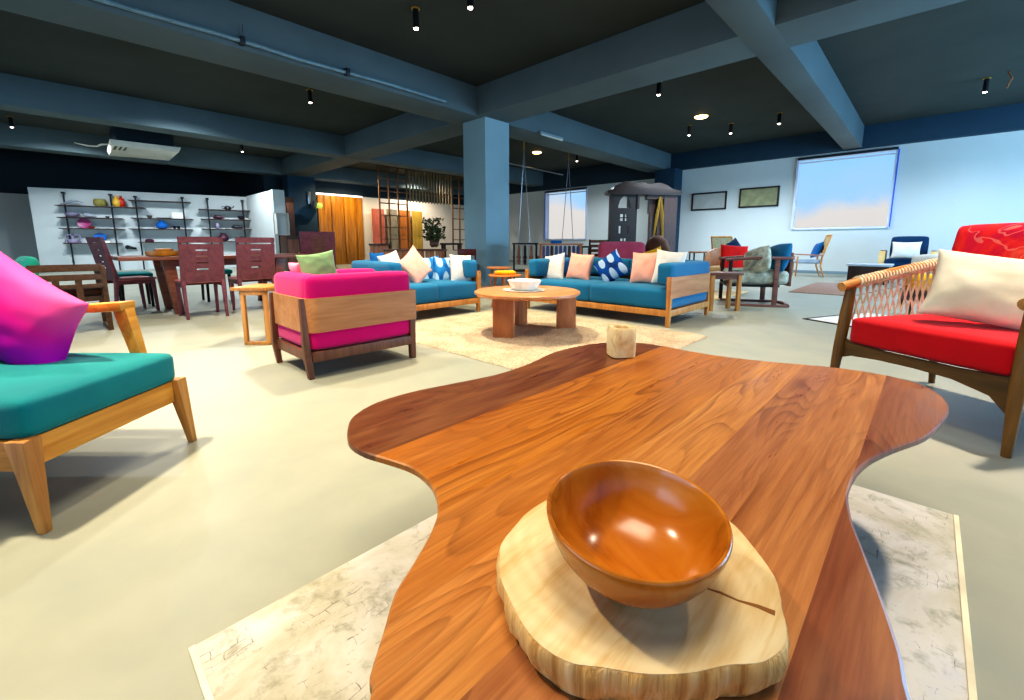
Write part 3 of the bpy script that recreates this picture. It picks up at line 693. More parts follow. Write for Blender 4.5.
# curved front rail with gussets
pr_ = [(-.375, .35), (-.375, .24), (-.32, .26), (-.18, .272), (0, .275), (.16, .268), (.30, .235), (.375, .16), (.375, .35), (.34, .335), (.18, .325), (0, .325), (-.18, .325), (-.34, .335)]
mt = Matrix.Translation((-.01, 0, 0)) @ Matrix.Rotation(PI/2, 4, 'Z') @ Matrix.Rotation(PI/2, 4, 'X')
m = MB(); m.prism(pr_, -.018, .018, .004, mt); m.build('front_rail', M['olivex'], t)
MBb(-.77, -.73, -.37, .37, .26, .33, .006).build('back_rail', M['olivex'], t)
m = MB(); m.cushion((-.36, 0, .405), (.72, .71, .15), .028, .016, 14); m.build('seat_cushion', M['red'], t)
m = MB(); m.cushion((-.70, .03, .735), (.15, .70, .53), .028, .012, 12, rot=Euler((0, R(-12), 0))); m.build('back_cushion', M['redprint'], t)
for s in (-1, 1):
    m = MB(); ns = 30; rows = 5
    def pt(i, j):
        f = i/ns; x = -.06-.70*f; ztop = .668+ (.13)*f; zb = .34
        k = j/rows; return Vector((x+(.012 if (i+j) % 2 else -.012)*(1 if j > 0 else 0), s*(.385-.01*k), ztop+(zb-ztop)*k))
    for i in range(ns+1):
        m.tube([pt(i, j) for j in range(rows+1)], .0052, 5)
        f = i/ns; x = -.06-.70*f; c0 = Vector((x, s*.385, .682+.115*f))
        m.tube([c0+Vector((0, .031*math.cos(a), .031*math.sin(a))) for a in [q*PI/5 for q in range(11)]], .0055, 5)
    for j in (1, 5): m.tube([pt(i, j) for i in range(ns+1)], .003, 4)
    m.build('rope_netting', M['rope'], t)
pil('large cream pillow on the red armchair', 'cream', dl(2.12, 2.36, .675), .47, .37, .17, HD+140, 24, -9, 30, .08)

# ------------------------------------------------------------------ dining group
def dining_chair(label, rot_label='chair', slots=True):
    t = thing('dining_chair', label, 'chair')
    w = M['mahog']; hw = .225
    for s in (-1, 1):
        MB().leg((.40, s*(hw-.025), 0), (.38, s*(hw-.025), .43), (.03, .03), (.045, .04)).build('leg', w, t)
        MB().leg((-.05, s*(hw-.022), 0), (-.0, s*(hw-.022), .46), (.032, .03), (.05, .04)).build('leg', w, t)
        MB().hexa([(-.02, s*hw-.02*s-.018, .44), (.03, s*hw-.02*s-.018, .44), (.03, s*hw-.02*s+.018, .44), (-.02, s*hw-.02*s+.018, .44)],
                  [(-.1, s*hw-.02*s-.014, .98), (-.075, s*hw-.02*s-.014, .98), (-.075, s*hw-.02*s+.014, .98), (-.1, s*hw-.02*s+.014, .98)]).build('back_post', w, t)
    MB().bb(.0, .42, -hw, hw, .43, .46, .01).build('seat', M['mahogseat'], t)
    m = MB(); m.bb(.0, .4, -hw+.01, -hw+.03, .38, .43); m.bb(.0, .4, hw-.03, hw-.01, .38, .43); m.bb(.37, .4, -hw+.02, hw-.02, .38, .43); m.build('apron', w, t)
    m = MB()
    def sl_(z0, z1, y0, y1):
        f = lambda z: .005-.1*(z-.44)/.54
        m.hexa([(f(z0)-.018, y0, z0), (f(z0)+.002, y0, z0), (f(z0)+.002, y1, z0), (f(z0)-.018, y1, z0)], [(f(z1)-.018, y0, z1), (f(z1)+.002, y0, z1), (f(z1)+.002, y1, z1), (f(z1)-.018, y1, z1)])
    e = hw
    sl_(.915, .985, -e, e); sl_(.835, .9, -e, e)
    z = .835
    for k in range(4):
        sl_(z-.016, z, -e, -.06); sl_(z-.016, z, .06, e); sl_(z-.076, z-.016, -e, e); z -= .076
    sl_(.44, z, -e, e)
    m.build('back_slats', w, t)
    return t
d0 = dining_chair('slatted purple-brown dining chair nearest the oak side table, back towards the camera')
d0.location = (1.62+.2, 6.45, 0); d0.rotation_euler = (0, 0, PI/2)
dup(d0, (1.22, 6.40, 0), PI/2, 'slatted purple-brown dining chair with its back to us, left of its twin')
hc = dl(5.62, -5.22)
dup(d0, (hc.x, hc.y, 0), R(14), 'slatted dining chair with rose seat at the left head of the table')
t = thing('dining_table', 'long redwood dining table with slanted plank legs', 'dining table', (0, 0, 0))
m = MB(); m.bb(.50, 2.72, 6.86, 7.86, .70, .745, .008); m.build('tabletop', M['dtable'], t)
for x, dx in ((.98, -.06), (2.3, .08)):
    for y in (6.98, 7.7): MB().leg((x-dx, y, 0), (x, y, .70), (.1, .08), (.13, .09)).build('leg', M['dtable'], t)
m = MB(); m.bb(.95, 2.4, 7.3, 7.36, .6, .7); m.build('stretcher', M['dtable'], t)
t = thing('dining_chair', 'high solid-backed purple-brown chair at the right end of the dining table', 'chair', (3.05, 7.38, 0), R(62))
for s in (-1, 1):
    MB().leg((.4, s*.2, 0), (.38, s*.2, .45), (.035, .035), (.05, .045)).build('leg', M['mahog'], t); MB().leg((-.05, s*.2, 0), (0, s*.2, .45), (.035, .035), (.05, .045)).build('leg', M['mahog'], t)
MBb(0, .44, -.24, .24, .43, .48, .015).build('seat', M['mahogseat'], t)
MB().hexa([(-.02, -.25, .45), (.03, -.25, .45), (.03, .25, .45), (-.02, .25, .45)], [(-.1, -.27, 1.1), (-.06, -.27, 1.1), (-.06, .27, 1.1), (-.1, .27, 1.1)], .01).build('backrest', M['mahog'], t)
m = MB()
for k in range(7): m.bb(-.06-.006*k, -.045-.006*k, -.12, .08, .62+.06*k, .66+.06*k)
m.build('back_sheen', M['walnutx'], t)  # added strips imitate the paler reflection in the middle of the backrest
for i, (x, y) in enumerate(((.75, 8.3), (1.75, 8.3))):
    t = thing('dining_stool', ['low stool with teal seat seen under the left half of the dining table', 'low stool with teal seat seen under the right half of the dining table'][i], 'stool', (x, y, 0), PI)
    MB().cushion((0, 0, .46), (.4, .44, .07), .03, .01, 6).build('seat', M['teal'], t)
    for sx in (-1, 1):
        for sy in (-1, 1): MB().leg((sx*.16, sy*.18, 0), (sx*.15, sy*.17, .43), (.03, .03), (.04, .04)).build('leg', M['black_wood'], t)
bp = on_z(160, 256, .75)
t = thing('wooden_tray', 'round golden wooden tray box on the dining table', 'tray', (.95, 7.12, .7455))
MB().lathe([(.001, 0), (.14, 0), (.165, .01), (.17, .04), (.165, .065), (.15, .065), (.145, .03), (.001, .025)], 32).build('dish', M['golden'], t)
MB().lathe([(.001, .026), (.09, .026), (.105, .05), (.10, .09), (.05, .1), (.001, .1)], 24, (.02, 0, 0)).build('lid', M['golden'], t)
# brown armchair left
p0 = dl(4.3, -4.42)
t = thing('wooden_armchair', 'dark brown open-sided wooden armchair behind the pink pillow', 'armchair', (p0.x, p0.y, 0), R(HD+48))
for s in (-1, 1):
    MB().leg((.02, s*.27, 0), (-.04, s*.26, .68), (.045, .04), (.05, .045)).build('leg', M['brownx'], t)
    MB().leg((.5, s*.27, 0), (.5, s*.26, .6), (.045, .04), (.05, .045)).build('leg', M['brownx'], t)
    MBb(-.02, .56, s*.26-.03, s*.26+.03, .6, .635, .006).build('armrest', M['brownx'], t)
    MBb(.0, .5, s*.27-.02, s*.27+.02, 0, .04, .004).build('runner', M['brownx'], t)
m = MB(); m.bb(-.06, -.025, -.26, .26, .63, .70, .004); m.bb(-.055, -.025, -.26, .26, .54, .60, .004); m.bb(-.05, -.02, -.26, .26, .46, .5, .004)
for y in (-.1, .06): m.bb(-.05, -.02, y, y+.05, .3, .6)
m.build('back_slats', M['brownx'], t)
MBb(.0, .52, -.26, .26, .32, .37, .006).build('seat', M['brownx'], t)
m = MB(); m.cushion((.27, 0, .41), (.48, .5, .08), .03, .01, 8); m.build('seat_cushion', M['brownf'], t)
t = thing('lounge_chair', 'mint backed lounge chair peeking above the pink pillow', 'armchair', tuple(dl(4.95, -5.92)), R(HD+150))
MB().cushion((-.25, 0, .56), (.14, .46, .36), .07, .02, 10, rot=Euler((0, R(-12), 0))).build('back_cushion', M['mint'], t)
MB().cushion((.05, 0, .34), (.5, .46, .1), .05, .02, 8).build('seat_cushion', M['mint'], t)
MBb(-.3, .3, -.24, .24, .22, .29, .01).build('frame', M['walnutx'], t)
for sx in (-.26, .3):
    for sy in (-.26, .26): MB().leg((sx, sy, 0), (sx, sy, .25), (.03, .03), (.045, .045)).build('leg', M['walnut'], t)
# oak side table
p0 = dl(4.0, -2.33)
t = thing('side_table', 'oak side table with looped sled legs left of the magenta armchair', 'side table', (p0.x, p0.y, 0), R(HD))
MBb(-.2, .2, -.16, .16, .49, .52, .008).build('tabletop', M['oak'], t)
for s in (-1, 1):
    m = MB(); x = s*.17
    m.bb(x-.016, x+.016, -.15, -.115, .0, .49, .004); m.bb(x-.016, x+.016, .05, .085, .0, .49, .004); m.bb(x-.016, x+.016, -.15, .085, 0, .03, .004); m.bb(x-.016, x+.016, -.15, .085, .45, .49, .004)
    m.build('sled_leg', M['oakz'], t)

# ------------------------------------------------------------------ shelving on the partition
def su(px, py, off=-.16):
    d = ray(px, py); n = Vector((-math.sin(SANG), math.cos(SANG), 0)); p0 = SA + n*off
    k = n.dot(p0)/n.dot(d); q = Vector((d.x*k, d.y*k, H+d.z*k)); return ((q-SA).dot(Vector((math.cos(SANG), math.sin(SANG), 0))), q.z)
units = [([(63, 193), (110, 195)], [(206.5, 57, 145), (217.8, 59, 123), (228.5, 61, 124), (243, 65, 122)], 'left'),
         ([(135, 197), (182, 198)], [(201.2, 129, 190), (218.5, 132, 193), (229, 130, 193), (242, 139, 190)], 'middle'),
         ([(207, 199), (242, 201)], [(210, 199, 252), (219.5, 201, 253), (229, 202, 255), (241, 204, 250)], 'right')]
shelfz = {}
for ui, (posts, boards, nm) in enumerate(units):
    t = thing('shelf_unit', 'black-posted open wall shelf, the %s one of three on the white partition' % nm, 'shelf', tuple(SA), SANG)
    for (px, py) in posts:
        u, z = su(px, py)
        m = MB(); m.tube([(u, -.16, 0), (u, -.16, z)], .024, 8); m.build('post', M['iron'], t)
        m = MB(); m.bb(u-.05, u+.05, -.2, -.1, z-.02, z+.04, .01); m.build('post_cap', M['black'], t)
    for bi, (y, xa, xb) in enumerate(boards):
        ua, za = su(xa, y); ub, zb = su(xb, y); zz = su((xa+xb)/2, y)[1]; shelfz[(ui, bi)] = zz
        MBb(ua, ub, -.36, 0, zz-.026, zz, .004).build('shelf_board', M['darkwood'], t)
def item(ui, bi, px, label, cat, name, mat, fn, y=-.2):
    u, _ = su(px, units[ui][1][bi][0]); z = shelfz[(ui, bi)]
    c = SA + Vector((math.cos(SANG)*u - math.sin(SANG)*y, math.sin(SANG)*u + math.cos(SANG)*y, z+.001))
    mb = MB(); fn(mb); o = mb.build(name, M[mat] if isinstance(mat, str) else mat, None, c, SANG); tag(o, label, cat)
def vase(h, r, nk=.4): return lambda m: m.lathe([(r*.5, 0), (r*.9, h*.15), (r, h*.38), (r*.7, h*.7), (r*nk, h*.85), (r*nk*1.2, h), (r*nk*.8, h)], 18)
def plate(r): return lambda m: m.lathe([(.001, -.015), (r*.6, -.015), (r, .01), (r, .02), (r*.6, 0), (.001, 0)], 28, (0, .03, r), Matrix.Rotation(R(78), 4, 'X'))
def bowlp(r, h): return lambda m: m.lathe([(r*.4, 0), (r*.8, h*.4), (r, h), (r*.9, h), (r*.5, h*.4), (.001, h*.3)], 20)
def boxp(w, h, d=.12): return lambda m: m.bb(-w/2, w/2, -d/2, d/2, 0, h, .01)
def handles(m):
    for k in (-1, 1): m.tube([(k*.1-.09, 0, .0), (k*.1-.09, 0, .2), (k*.1-.05, 0, .27), (k*.1+.05, 0, .27), (k*.1+.09, 0, .2), (k*.1+.09, 0, 0)], .018, 6)
    m.lathe([(.13, .0), (.16, .05), (.15, .12), (.001, .12)], 16)
def bird(m): m.tube([(-.28, 0, .02), (-.15, 0, .06), (0, 0, .13), (.15, 0, .16), (.3, 0, .1)], [.01, .035, .05, .03, .01], 8); m.tube([(0, 0, 0), (0, 0, .1)], .012, 6)
def lump(m): m.tube([(-.18, 0, .05), (-.08, 0, .09), (.05, 0, .07), (.18, 0, .04)], [.02, .08, .07, .02], 10)
def frame(m):
    m.bb(-.16, .16, -.01, .01, 0, .03); m.bb(-.16, .16, -.01, .01, .2, .23); m.bb(-.16, -.13, -.01, .01, 0, .23); m.bb(.13, .16, -.01, .01, 0, .23); m.bb(-.13, .13, .0, .008, .03, .2)
def teapot(m):
    m.lathe([(.07, 0), (.12, .05), (.1, .12), (.03, .16), (.001, .17)], 18); m.tube([(.1, 0, .06), (.17, 0, .1), (.2, 0, .15)], .018, 6); m.tube([(-.1, 0, .12), (-.18, 0, .12), (-.18, 0, .05), (-.1, 0, .04)], .012, 6)
cgrey = plain('grey_ceramic', (150, 156, 166), .5); colive = plain('olive_basket', (150, 140, 70), .8, 0, .3, 30); cyel = plain('yellow_glaze', (226, 176, 60), .3); cred = plain('orange_red_glaze', (200, 44, 20), .3)
cpink = plain('magenta_glaze', (156, 44, 106), .4); cblue = plain('blue_glaze', (16, 96, 176), .35); cdark = plain('black_glaze', (36, 34, 42), .4); cmar = plain('maroon_glaze', (70, 26, 48), .4); clil = plain('lilac_glaze', (150, 140, 166), .4)
item(0, 0, 72, 'grey bird figurine on the top board of the left shelf', 'figurine', 'bird_figurine', cgrey, bird)
item(0, 0, 101, 'olive round basket on the top board of the left shelf', 'basket', 'basket', colive, lambda m: m.lathe([(.13, 0), (.17, .05), (.17, .19), (.14, .24), (.12, .22), (.1, .05), (.001, .04)], 20))
item(0, 0, 117.5, 'tall yellow vase on the top board of the left shelf', 'vase', 'vase', cyel, vase(.38, .12, .3))
item(0, 0, 122, 'tall orange-red vase beside the yellow vase', 'vase', 'vase', cred, vase(.38, .11, .3), -.16)
item(0, 1, 73, 'lilac bowl on the second board of the left shelf', 'bowl', 'bowl', clil, bowlp(.2, .14))
item(0, 1, 90, 'grey stone figurine on the second board of the left shelf', 'figurine', 'stone_figurine', cgrey, lump)
item(0, 1, 108, 'tiny dark pot on the second board of the left shelf', 'pot', 'pot', cdark, bowlp(.06, .06))
item(0, 2, 85, 'magenta round plate standing on the third board of the left shelf', 'plate', 'plate', cpink, plate(.17))
item(0, 2, 93, 'small red dish in front of the magenta plate', 'dish', 'dish', cred, bowlp(.1, .05), -.3)
item(0, 3, 74, 'dark looped-handle pan set on the bottom board of the left shelf', 'cookware', 'handled_pot', clil, handles)
item(0, 3, 101, 'bright blue round plate standing on the bottom board of the left shelf', 'plate', 'plate', cblue, plate(.17))
item(0, 3, 108, 'white and black box in front of the blue plate', 'box', 'small_box', 'ceramic', boxp(.22, .08), -.3)
item(1, 1, 150, 'clear glass cups on the second board of the middle shelf', 'cup', 'glass_cup', 'steel', bowlp(.09, .1))
item(1, 1, 178, 'small white picture frame on the second board of the middle shelf', 'picture frame', 'picture_frame', 'ceramic', frame)
item(1, 1, 164, 'flat black tray on the second board of the middle shelf', 'tray', 'flat_tray', cdark, boxp(.4, .03))
item(1, 2, 162.5, 'blue round vase on the third board of the middle shelf', 'vase', 'vase', cblue, vase(.3, .18, .35))
item(1, 2, 175, 'small black jar on the third board of the middle shelf, left of its twin', 'jar', 'jar', cdark, bowlp(.06, .11))
item(1, 2, 179, 'small black jar on the third board of the middle shelf, right of its twin', 'jar', 'jar', cdark, bowlp(.06, .11))
item(1, 3, 150, 'maroon domed pot on the bottom board of the middle shelf', 'pot', 'pot', cmar, lambda m: m.lathe([(.12, 0), (.13, .04), (.09, .1), (.001, .12)], 18))
item(1, 3, 183, 'blue and white mug on the bottom board of the middle shelf', 'mug', 'mug', clil, lambda m: (m.lathe([(.08, 0), (.085, .2), (.075, .2), (.07, .02), (.001, .02)], 16), m.tube([(.08, 0, .16), (.13, 0, .15), (.13, 0, .06), (.08, 0, .05)], .012, 6)))
item(2, 0, 228, 'dark teapot on the top board of the right shelf', 'teapot', 'teapot', cdark, teapot)
item(2, 1, 219, 'dark low figurine on the second board of the right shelf', 'figurine', 'figurine', cmar, lump)
item(2, 1, 241, 'dark green pot on the second board of the right shelf', 'pot', 'pot', cdark, bowlp(.11, .14))
item(2, 2, 218, 'thin grey vase on the third board of the right shelf', 'vase', 'vase', clil, vase(.26, .07, .4))
item(2, 2, 237, 'black curled figurine on the third board of the right shelf', 'figurine', 'figurine', cdark, lump)
item(2, 3, 224, 'maroon round vase on the bottom board of the right shelf', 'vase', 'vase', cmar, vase(.3, .17, .5))
item(2, 3, 243, 'dark jar at the right end of the bottom board of the right shelf', 'jar', 'jar', cdark, bowlp(.1, .17))
u, z = su(131, 248); c = SA + Vector((math.cos(SANG)*u+math.sin(SANG)*.02, math.sin(SANG)*u-math.cos(SANG)*.02, z))
m = MB(); m.tube([(-.1, -.03, .03), (.12, -.03, -.02)], [.06, .04], 8); m.tube([(-.1, -.1, .03), (-.1, .02, .03)], .07, 10)
tag(m.build('wall_lamp', M['black'], None, c, SANG), 'small black wall lamp on the white partition below the middle shelf', 'wall lamp')

# ------------------------------------------------------------------ back area left of the column
t = thing('tall_cabinet', 'tall dark brown cabinet beside the dark far column', 'cabinet', (6.05, 17.6, 0), 0)
m = MB(); m.bb(-.28, .28, -.35, .35, 0, 2.6, .01); m.build('carcass', M['darkwood'], t)
for k in range(2):
    d_ = MBb(-.27+.28*k, -.02+.28*k, -.375, -.35, .95, 2.4, .008).build('door', M['walnut'], t)
    MBb(-.06+.1*k, -.04+.1*k, -.40, -.375, 1.5, 1.75, .004).build('handle', M['brass'], d_)
t = thing('low_cabinet', 'brown carved low cabinet under the white frames near the dark column', 'cabinet', (5.7, 15.6, 0), 0)
MBb(-.4, .4, -.3, .3, 0, 1.15, .01).build('carcass', M['darkwood'], t)
for k in range(2):
    d_ = MBb(-.37+.38*k, -.02+.38*k, -.33, -.3, .1, 1.05, .008).build('door', M['walnut'], t)
    MBb(-.06+.1*k, -.04+.1*k, -.355, -.33, .5, .65, .004).build('handle', M['brass'], d_)
t = thing('display_box', 'open white-edged frame box hung on the white partition end', 'display box', (5.5, 16.2, 1.2), 0)
m = MB()
for (a, b_) in ((-.2, -.17), (.17, .2)): m.bb(a, b_, -.12, .1, 0, .75)
m.bb(-.2, .2, -.12, .1, .72, .75); m.bb(-.2, .2, -.12, .1, 0, .03); m.build('frame', M['acwhite'], t)
MBb(-.17, .17, .07, .1, .03, .72).build('back_panel', M['wall'], t)
# column lamp
p = P(310, 203, 1, 18.48)
t = thing('wall_lamp', 'small wall lamp with green-yellow glass shade on the dark column', 'wall lamp', (p.x, 18.5, p.z))
MBb(-.08, .04, -.04, 0, -.05, .45, .01).build('bracket', M['steel'], t)
MB().lathe([(.03, 0), (.17, .03), (.2, .12), (.18, .14), (.02, .04)], 20, (.0, -.2, -.05), Matrix.Rotation(R(100), 4, 'Y')).build('reflector', M['steel'], t)
MB().lathe([(.06, -.0), (.11, .1), (.11, .26), (.06, .28)], 18, (.12, -.2, -.1), Matrix.Rotation(R(90), 4, 'Y')).build('shade', emit('green_glass', (190, 210, 90), .8), t)
# golden timber panel
t = thing('timber_panel', 'tall golden timber board panel glowing right of the dark column', 'panel', (0, 0, 0))
for k in range(7):
    x = 7.95+k*.288; MBb(x, x+.28, 19.0+.03*(k % 2), 19.15, 0.0, 2.98, .01).build('board', M['golden'], t)
tag(MBb(7.9, 9.97, 18.98, 19.18, 2.99, 3.05).build('cove_light', M['cove']), 'thin white light strip above the golden timber panel', 'light strip')
boards = [(372, 384, 208.5, 'rosy brown carved door board leaning on the warm white wall', wood('rosy_board', (186, 100, 76), (150, 74, 58), 'z', 1.5)),
          (387, 397, 209, 'grey carved lattice board leaning on the warm white wall', wood('grey_board', (150, 140, 118), (88, 76, 60), 'z', 2.5)),
          (399, 410, 210, 'orange brown board leaning on the warm white wall', wood('orange_board', (180, 108, 40), (140, 78, 24), 'z', .6)),
          (412, 422, 211, 'mustard yellow board leaning on the warm white wall', wood('mustard_board', (190, 156, 66), (150, 116, 40), 'z', .8))]
for xa, xb, yt, lab, mt in boards:
    a = P(xa, yt, 1, 18.95); b = P(xb, yt, 1, 18.95)
    t = thing('door_board', lab, 'door board', (a.x, 18.95, 0))
    wdt = b.x-a.x; MBb(0, wdt, 0, .06, 0, a.z, .01).build('slab', mt, t)
    m = MB(); m.bb(.06, wdt-.06, -.015, 0, .2, a.z*.45, .006); m.bb(.06, wdt-.06, -.015, 0, a.z*.52, a.z-.15, .006); m.build('raised_panel', mt, t)
# slatted screen
t = thing('slatted_screen', 'hanging screen of thin upright wooden slats between two grids', 'screen', (0, 0, 0))
fr = wood('screen_frame', (132, 92, 58), (92, 62, 38), 'z')
def grid_frame(x0, x1, zb, zt, nx, nz, nm):
    m = MB()
    for i in range(nx+1): x = x0+(x1-x0)*i/nx; m.bb(x-.025, x+.025, 16.97, 17.03, zb, zt)
    for i in range(nz+1): z_ = zb+(zt-zb)*i/nz; m.bb(x0, x1, 16.975, 17.025, z_-.02, z_+.02)
    m.build(nm, fr, t)
grid_frame(9.7, 11.05, .6, 4.14, 3, 7, 'grid_frame'); grid_frame(13.6, 14.9, .6, 4.14, 3, 7, 'grid_frame')
sm = wood('pale_slat', (150, 132, 96), (110, 94, 64), 'z')
for k in range(15):
    x = 11.2+k*.166; MBb(x-.03, x+.03, 16.95, 17.0, 2.75, 4.14, .004).build('slat', sm, t)
m = MB(); m.bb(11.05, 13.6, 16.96, 17.0, 3.1, 3.15); m.build('cross_rail', fr, t)
# sideboards in front of warm wall
for (xa, xb, dist, yt, lab, mt, cat) in [(386, 446, 13.0, 249, 'long brown plank bench behind the two-seat sofa', 'tan', 'bench'), (441, 462, 14.0, 243, 'dark table behind the white pillow near the column', 'darkwood', 'table'), (371, 390, 15.0, 243.5, 'dark-topped plank console left below the leaning boards', 'walnut', 'console')]:
    a = at_d(xa, yt, dist); b = at_d(xb, yt, dist); L = (b-a).length; an = math.atan2(b.y-a.y, b.x-a.x)
    t = thing({'bench': 'plank_bench', 'table': 'low_table', 'console': 'console_table'}[cat], lab, cat, (a.x, a.y, 0), an)
    MBb(0, L, -.25, .25, a.z-.06, a.z, .01).build('top', M['darkwood'] if cat != 'bench' else M['walnutx'], t)
    if cat == 'bench':
        for k in range(6): MBb(L*k/6+.02, L*(k+1)/6-.02, -.22, -.18, .1, a.z-.06, .01).build('plank', M['tan'], t)
    elif cat == 'console':
        for k in range(4): MBb(L*k/4+.01, L*(k+1)/4-.01, -.2, -.15, .0, a.z-.06, .01).build('plank', M['tan'], t)
    else:
        for x in (.08, L-.08):
            for y in (-.2, .2): MBb(x-.04, x+.04, y-.04, y+.04, 0, a.z-.06).build('leg', M['darkwood'], t)
    for x in (.05, L-.05):
        if cat != 'table': MBb(x-.03, x+.03, .1, .2, 0, a.z-.06).build('leg', M['walnut'], t)
# plant / driftwood on bench
pb = at_d(434, 247, 13.2)
t = thing('potted_plant', 'tall dry leafy plant arrangement standing on the plank bench', 'plant', (pb.x, pb.y, pb.z+.01))
lm = plain('dry_leaf', (96, 104, 50), .8, 0, .4, 8); st = plain('driftwood', (120, 100, 74), .9, 0, .3, 8)
m = MB(); rnd = random.Random(3)
for k in range(9):
    a = rnd.uniform(0, 2*PI); q = .24*rnd.random(); h_ = rnd.uniform(.3, .8)
    m.tube([(q*.4*math.cos(a), q*.4*math.sin(a), 0), (q*math.cos(a), q*math.sin(a), h_*.5), (q*1.2*math.cos(a+.3), q*1.2*math.sin(a+.3), h_)], [.045, .03, .012], 6)
m.build('stems', st, t)
m = MB()
for k in range(260):
    a = rnd.uniform(0, 2*PI); q = .33*math.sqrt(rnd.random()); z_ = rnd.uniform(.2, .85); c = Vector((q*math.cos(a), q*math.sin(a), z_))
    d1 = Vector((rnd.uniform(-1, 1), rnd.uniform(-1, 1), rnd.uniform(-.3, 1))).normalized()*.075; d2 = d1.orthogonal().normalized()*.045
    tb = bmesh.new(); vs = [tb.verts.new(p_) for p_ in (c-d1, c+d2, c+d1, c-d2)]; tb.faces.new(vs); m._merge(tb)
m.build('leaves', lm, t)
MB().lathe([(.1, 0), (.14, .06), (.13, .14), (.1, .16), (.08, .1), (.001, .08)], 20, (0, -.02, 0)).build('pot', M['walnutx'], t)
# red lacquer chairs peeking above sofa
p = at_d(467, 249, 9.5)
t = thing('lacquered_chair', 'dark red lacquered chair back peeking above the white pillow by the column', 'chair', (p.x, p.y, 0), R(HD))
ml = plain('red_lacquer', (110, 24, 18), .3)
for s in (-1, 1): MBb(-.02, .02, s*.18-.02, s*.18+.02, 0, p.z+.0, .005).build('leg', ml, t); MBb(.36, .4, s*.18-.02, s*.18+.02, 0, .42, .005).build('leg', ml, t)
MBb(-.02, .4, -.2, .2, .42, .46, .01).build('seat', ml, t); MBb(-.02, .02, -.19, .19, p.z-.14, p.z, .01).build('top_rail', ml, t); MBb(-.01, .01, -.06, .06, .46, p.z-.1).build('splat', M['black'], t)

# ------------------------------------------------------------------ side tables by the column
for (px, yt, dist, r, lab) in [(505, 274.5, 6.2, .24, 'lower round oak side table with yellow cloth, right of the column foot'), (499, 267, 7.2, .21, 'upper round oak side table beside the column foot')]:
    p = at_d(px, yt, dist)
    t = thing('round_side_table', lab, 'side table', (p.x, p.y, 0))
    MB().lathe([(.001, p.z-.025), (r-.01, p.z-.025), (r, p.z-.015), (r-.005, p.z), (.001, p.z)], 36).build('tabletop', wood('oak_top', (206, 130, 62), (170, 96, 36), 'x'), t)
    for k in range(3): a = k*2.1+.4; MB().tube([(r*.55*math.cos(a), r*.55*math.sin(a), p.z-.02), (r*.8*math.cos(a), r*.8*math.sin(a), 0)], [.018, .012], 8).build('leg', M['tan'], t)
    if dist < 7:
        m = MB(); m.cushion((0, 0, .025), (.3, .14, .05), .02, .01, 5); tag(m.build('folded_cloth', M['yellow'], None, (p.x, p.y, p.z+.001), R(-HD)), 'yellow folded cloth lying on the lower round side table', 'cloth')
# ------------------------------------------------------------------ swing
t = thing('hanging_swing', 'wooden swing seat hung from brass chains and steel rods', 'swing', (0, 0, 0))
for (x, y) in ((10.1, 9.15), (12.35, 9.15)):
    m = MB()
    for k in range(7): 
        z_ = 4.12-k*.065; rot = Matrix.Rotation(k % 2*PI/2, 4, 'Z')
        m.tube([Vector((x, y, z_))+rot @ Vector((.022*math.cos(a), 0, .04*math.sin(a))) for a in [q*PI/4 for q in range(8)]], .009, 5, closed=True)
    m.build('chain', M['brass'], t)
    for s in (-1, 1): MB().tube([(x, y, 3.68), (x+.02, y+s*.28, .52)], .012, 6).build('rod', M['steel'], t)
MBb(9.95, 12.5, 8.82, 9.48, .46, .52, .01).build('seat', M['darkwood'], t)
MB().tube([(9.3, 9.6, 3.35), (12.6, 9.6, 3.3)], .02, 6).build('cross_pipe', M['steel'], t)
# sample racks behind the long sofa
def rack(px0, px1, yt, dist, lab, bars, cl, name='display_rack', ncl=6):
    a = at_d(px0, yt, dist); b = at_d(px1, yt, dist); L = (b-a).length; an = math.atan2(b.y-a.y, b.x-a.x); zt = a.z
    t = thing(name, lab, 'rack', (a.x, a.y, 0), an)
    for x in (0, L): 
        for y in (-.14, .14): MBb(x-.02, x+.02, y-.02, y+.02, 0, zt, .004).build('upright', bars, t)
    MBb(-.04, L+.04, -.18, .18, zt-.03, zt, .005).build('top_rail', bars, t); MBb(-.02, L+.02, -.16, .16, .3, .34).build('lower_shelf', bars, t)
    for k in range(ncl):
        x = L*(k+.5)/ncl; MB().cushion((x, -.05, zt-.26), (L/ncl*.7, .05, .42), .02, .006, 5).build('swatch', cl[k % len(cl)], t)
    return t
rack(514, 536, 243, 9.6, 'black rack of white and dark sample boards right of the column', M['black_wood'], [M['white'], M['tan'], M['white'], M['iron']], ncl=7)
sw = fabric('slate_blue_fabric', (84, 96, 136), None, 4)
rack(541, 580, 243.5, 9.0, 'brown rack of slate blue fabric swatches below the window', M['tan'], [sw, sw, M['darkwood'], sw], ncl=9)
p = at_d(556, 243.5, 9.0); tag(MBb(-.14, .14, -.1, .1, 0, .06, .01).build('folded_fabric', M['blue'], None, (p.x, p.y, p.z+.001), R(HD)), 'bright blue folded fabric on top of the brown swatch rack', 'fabric')
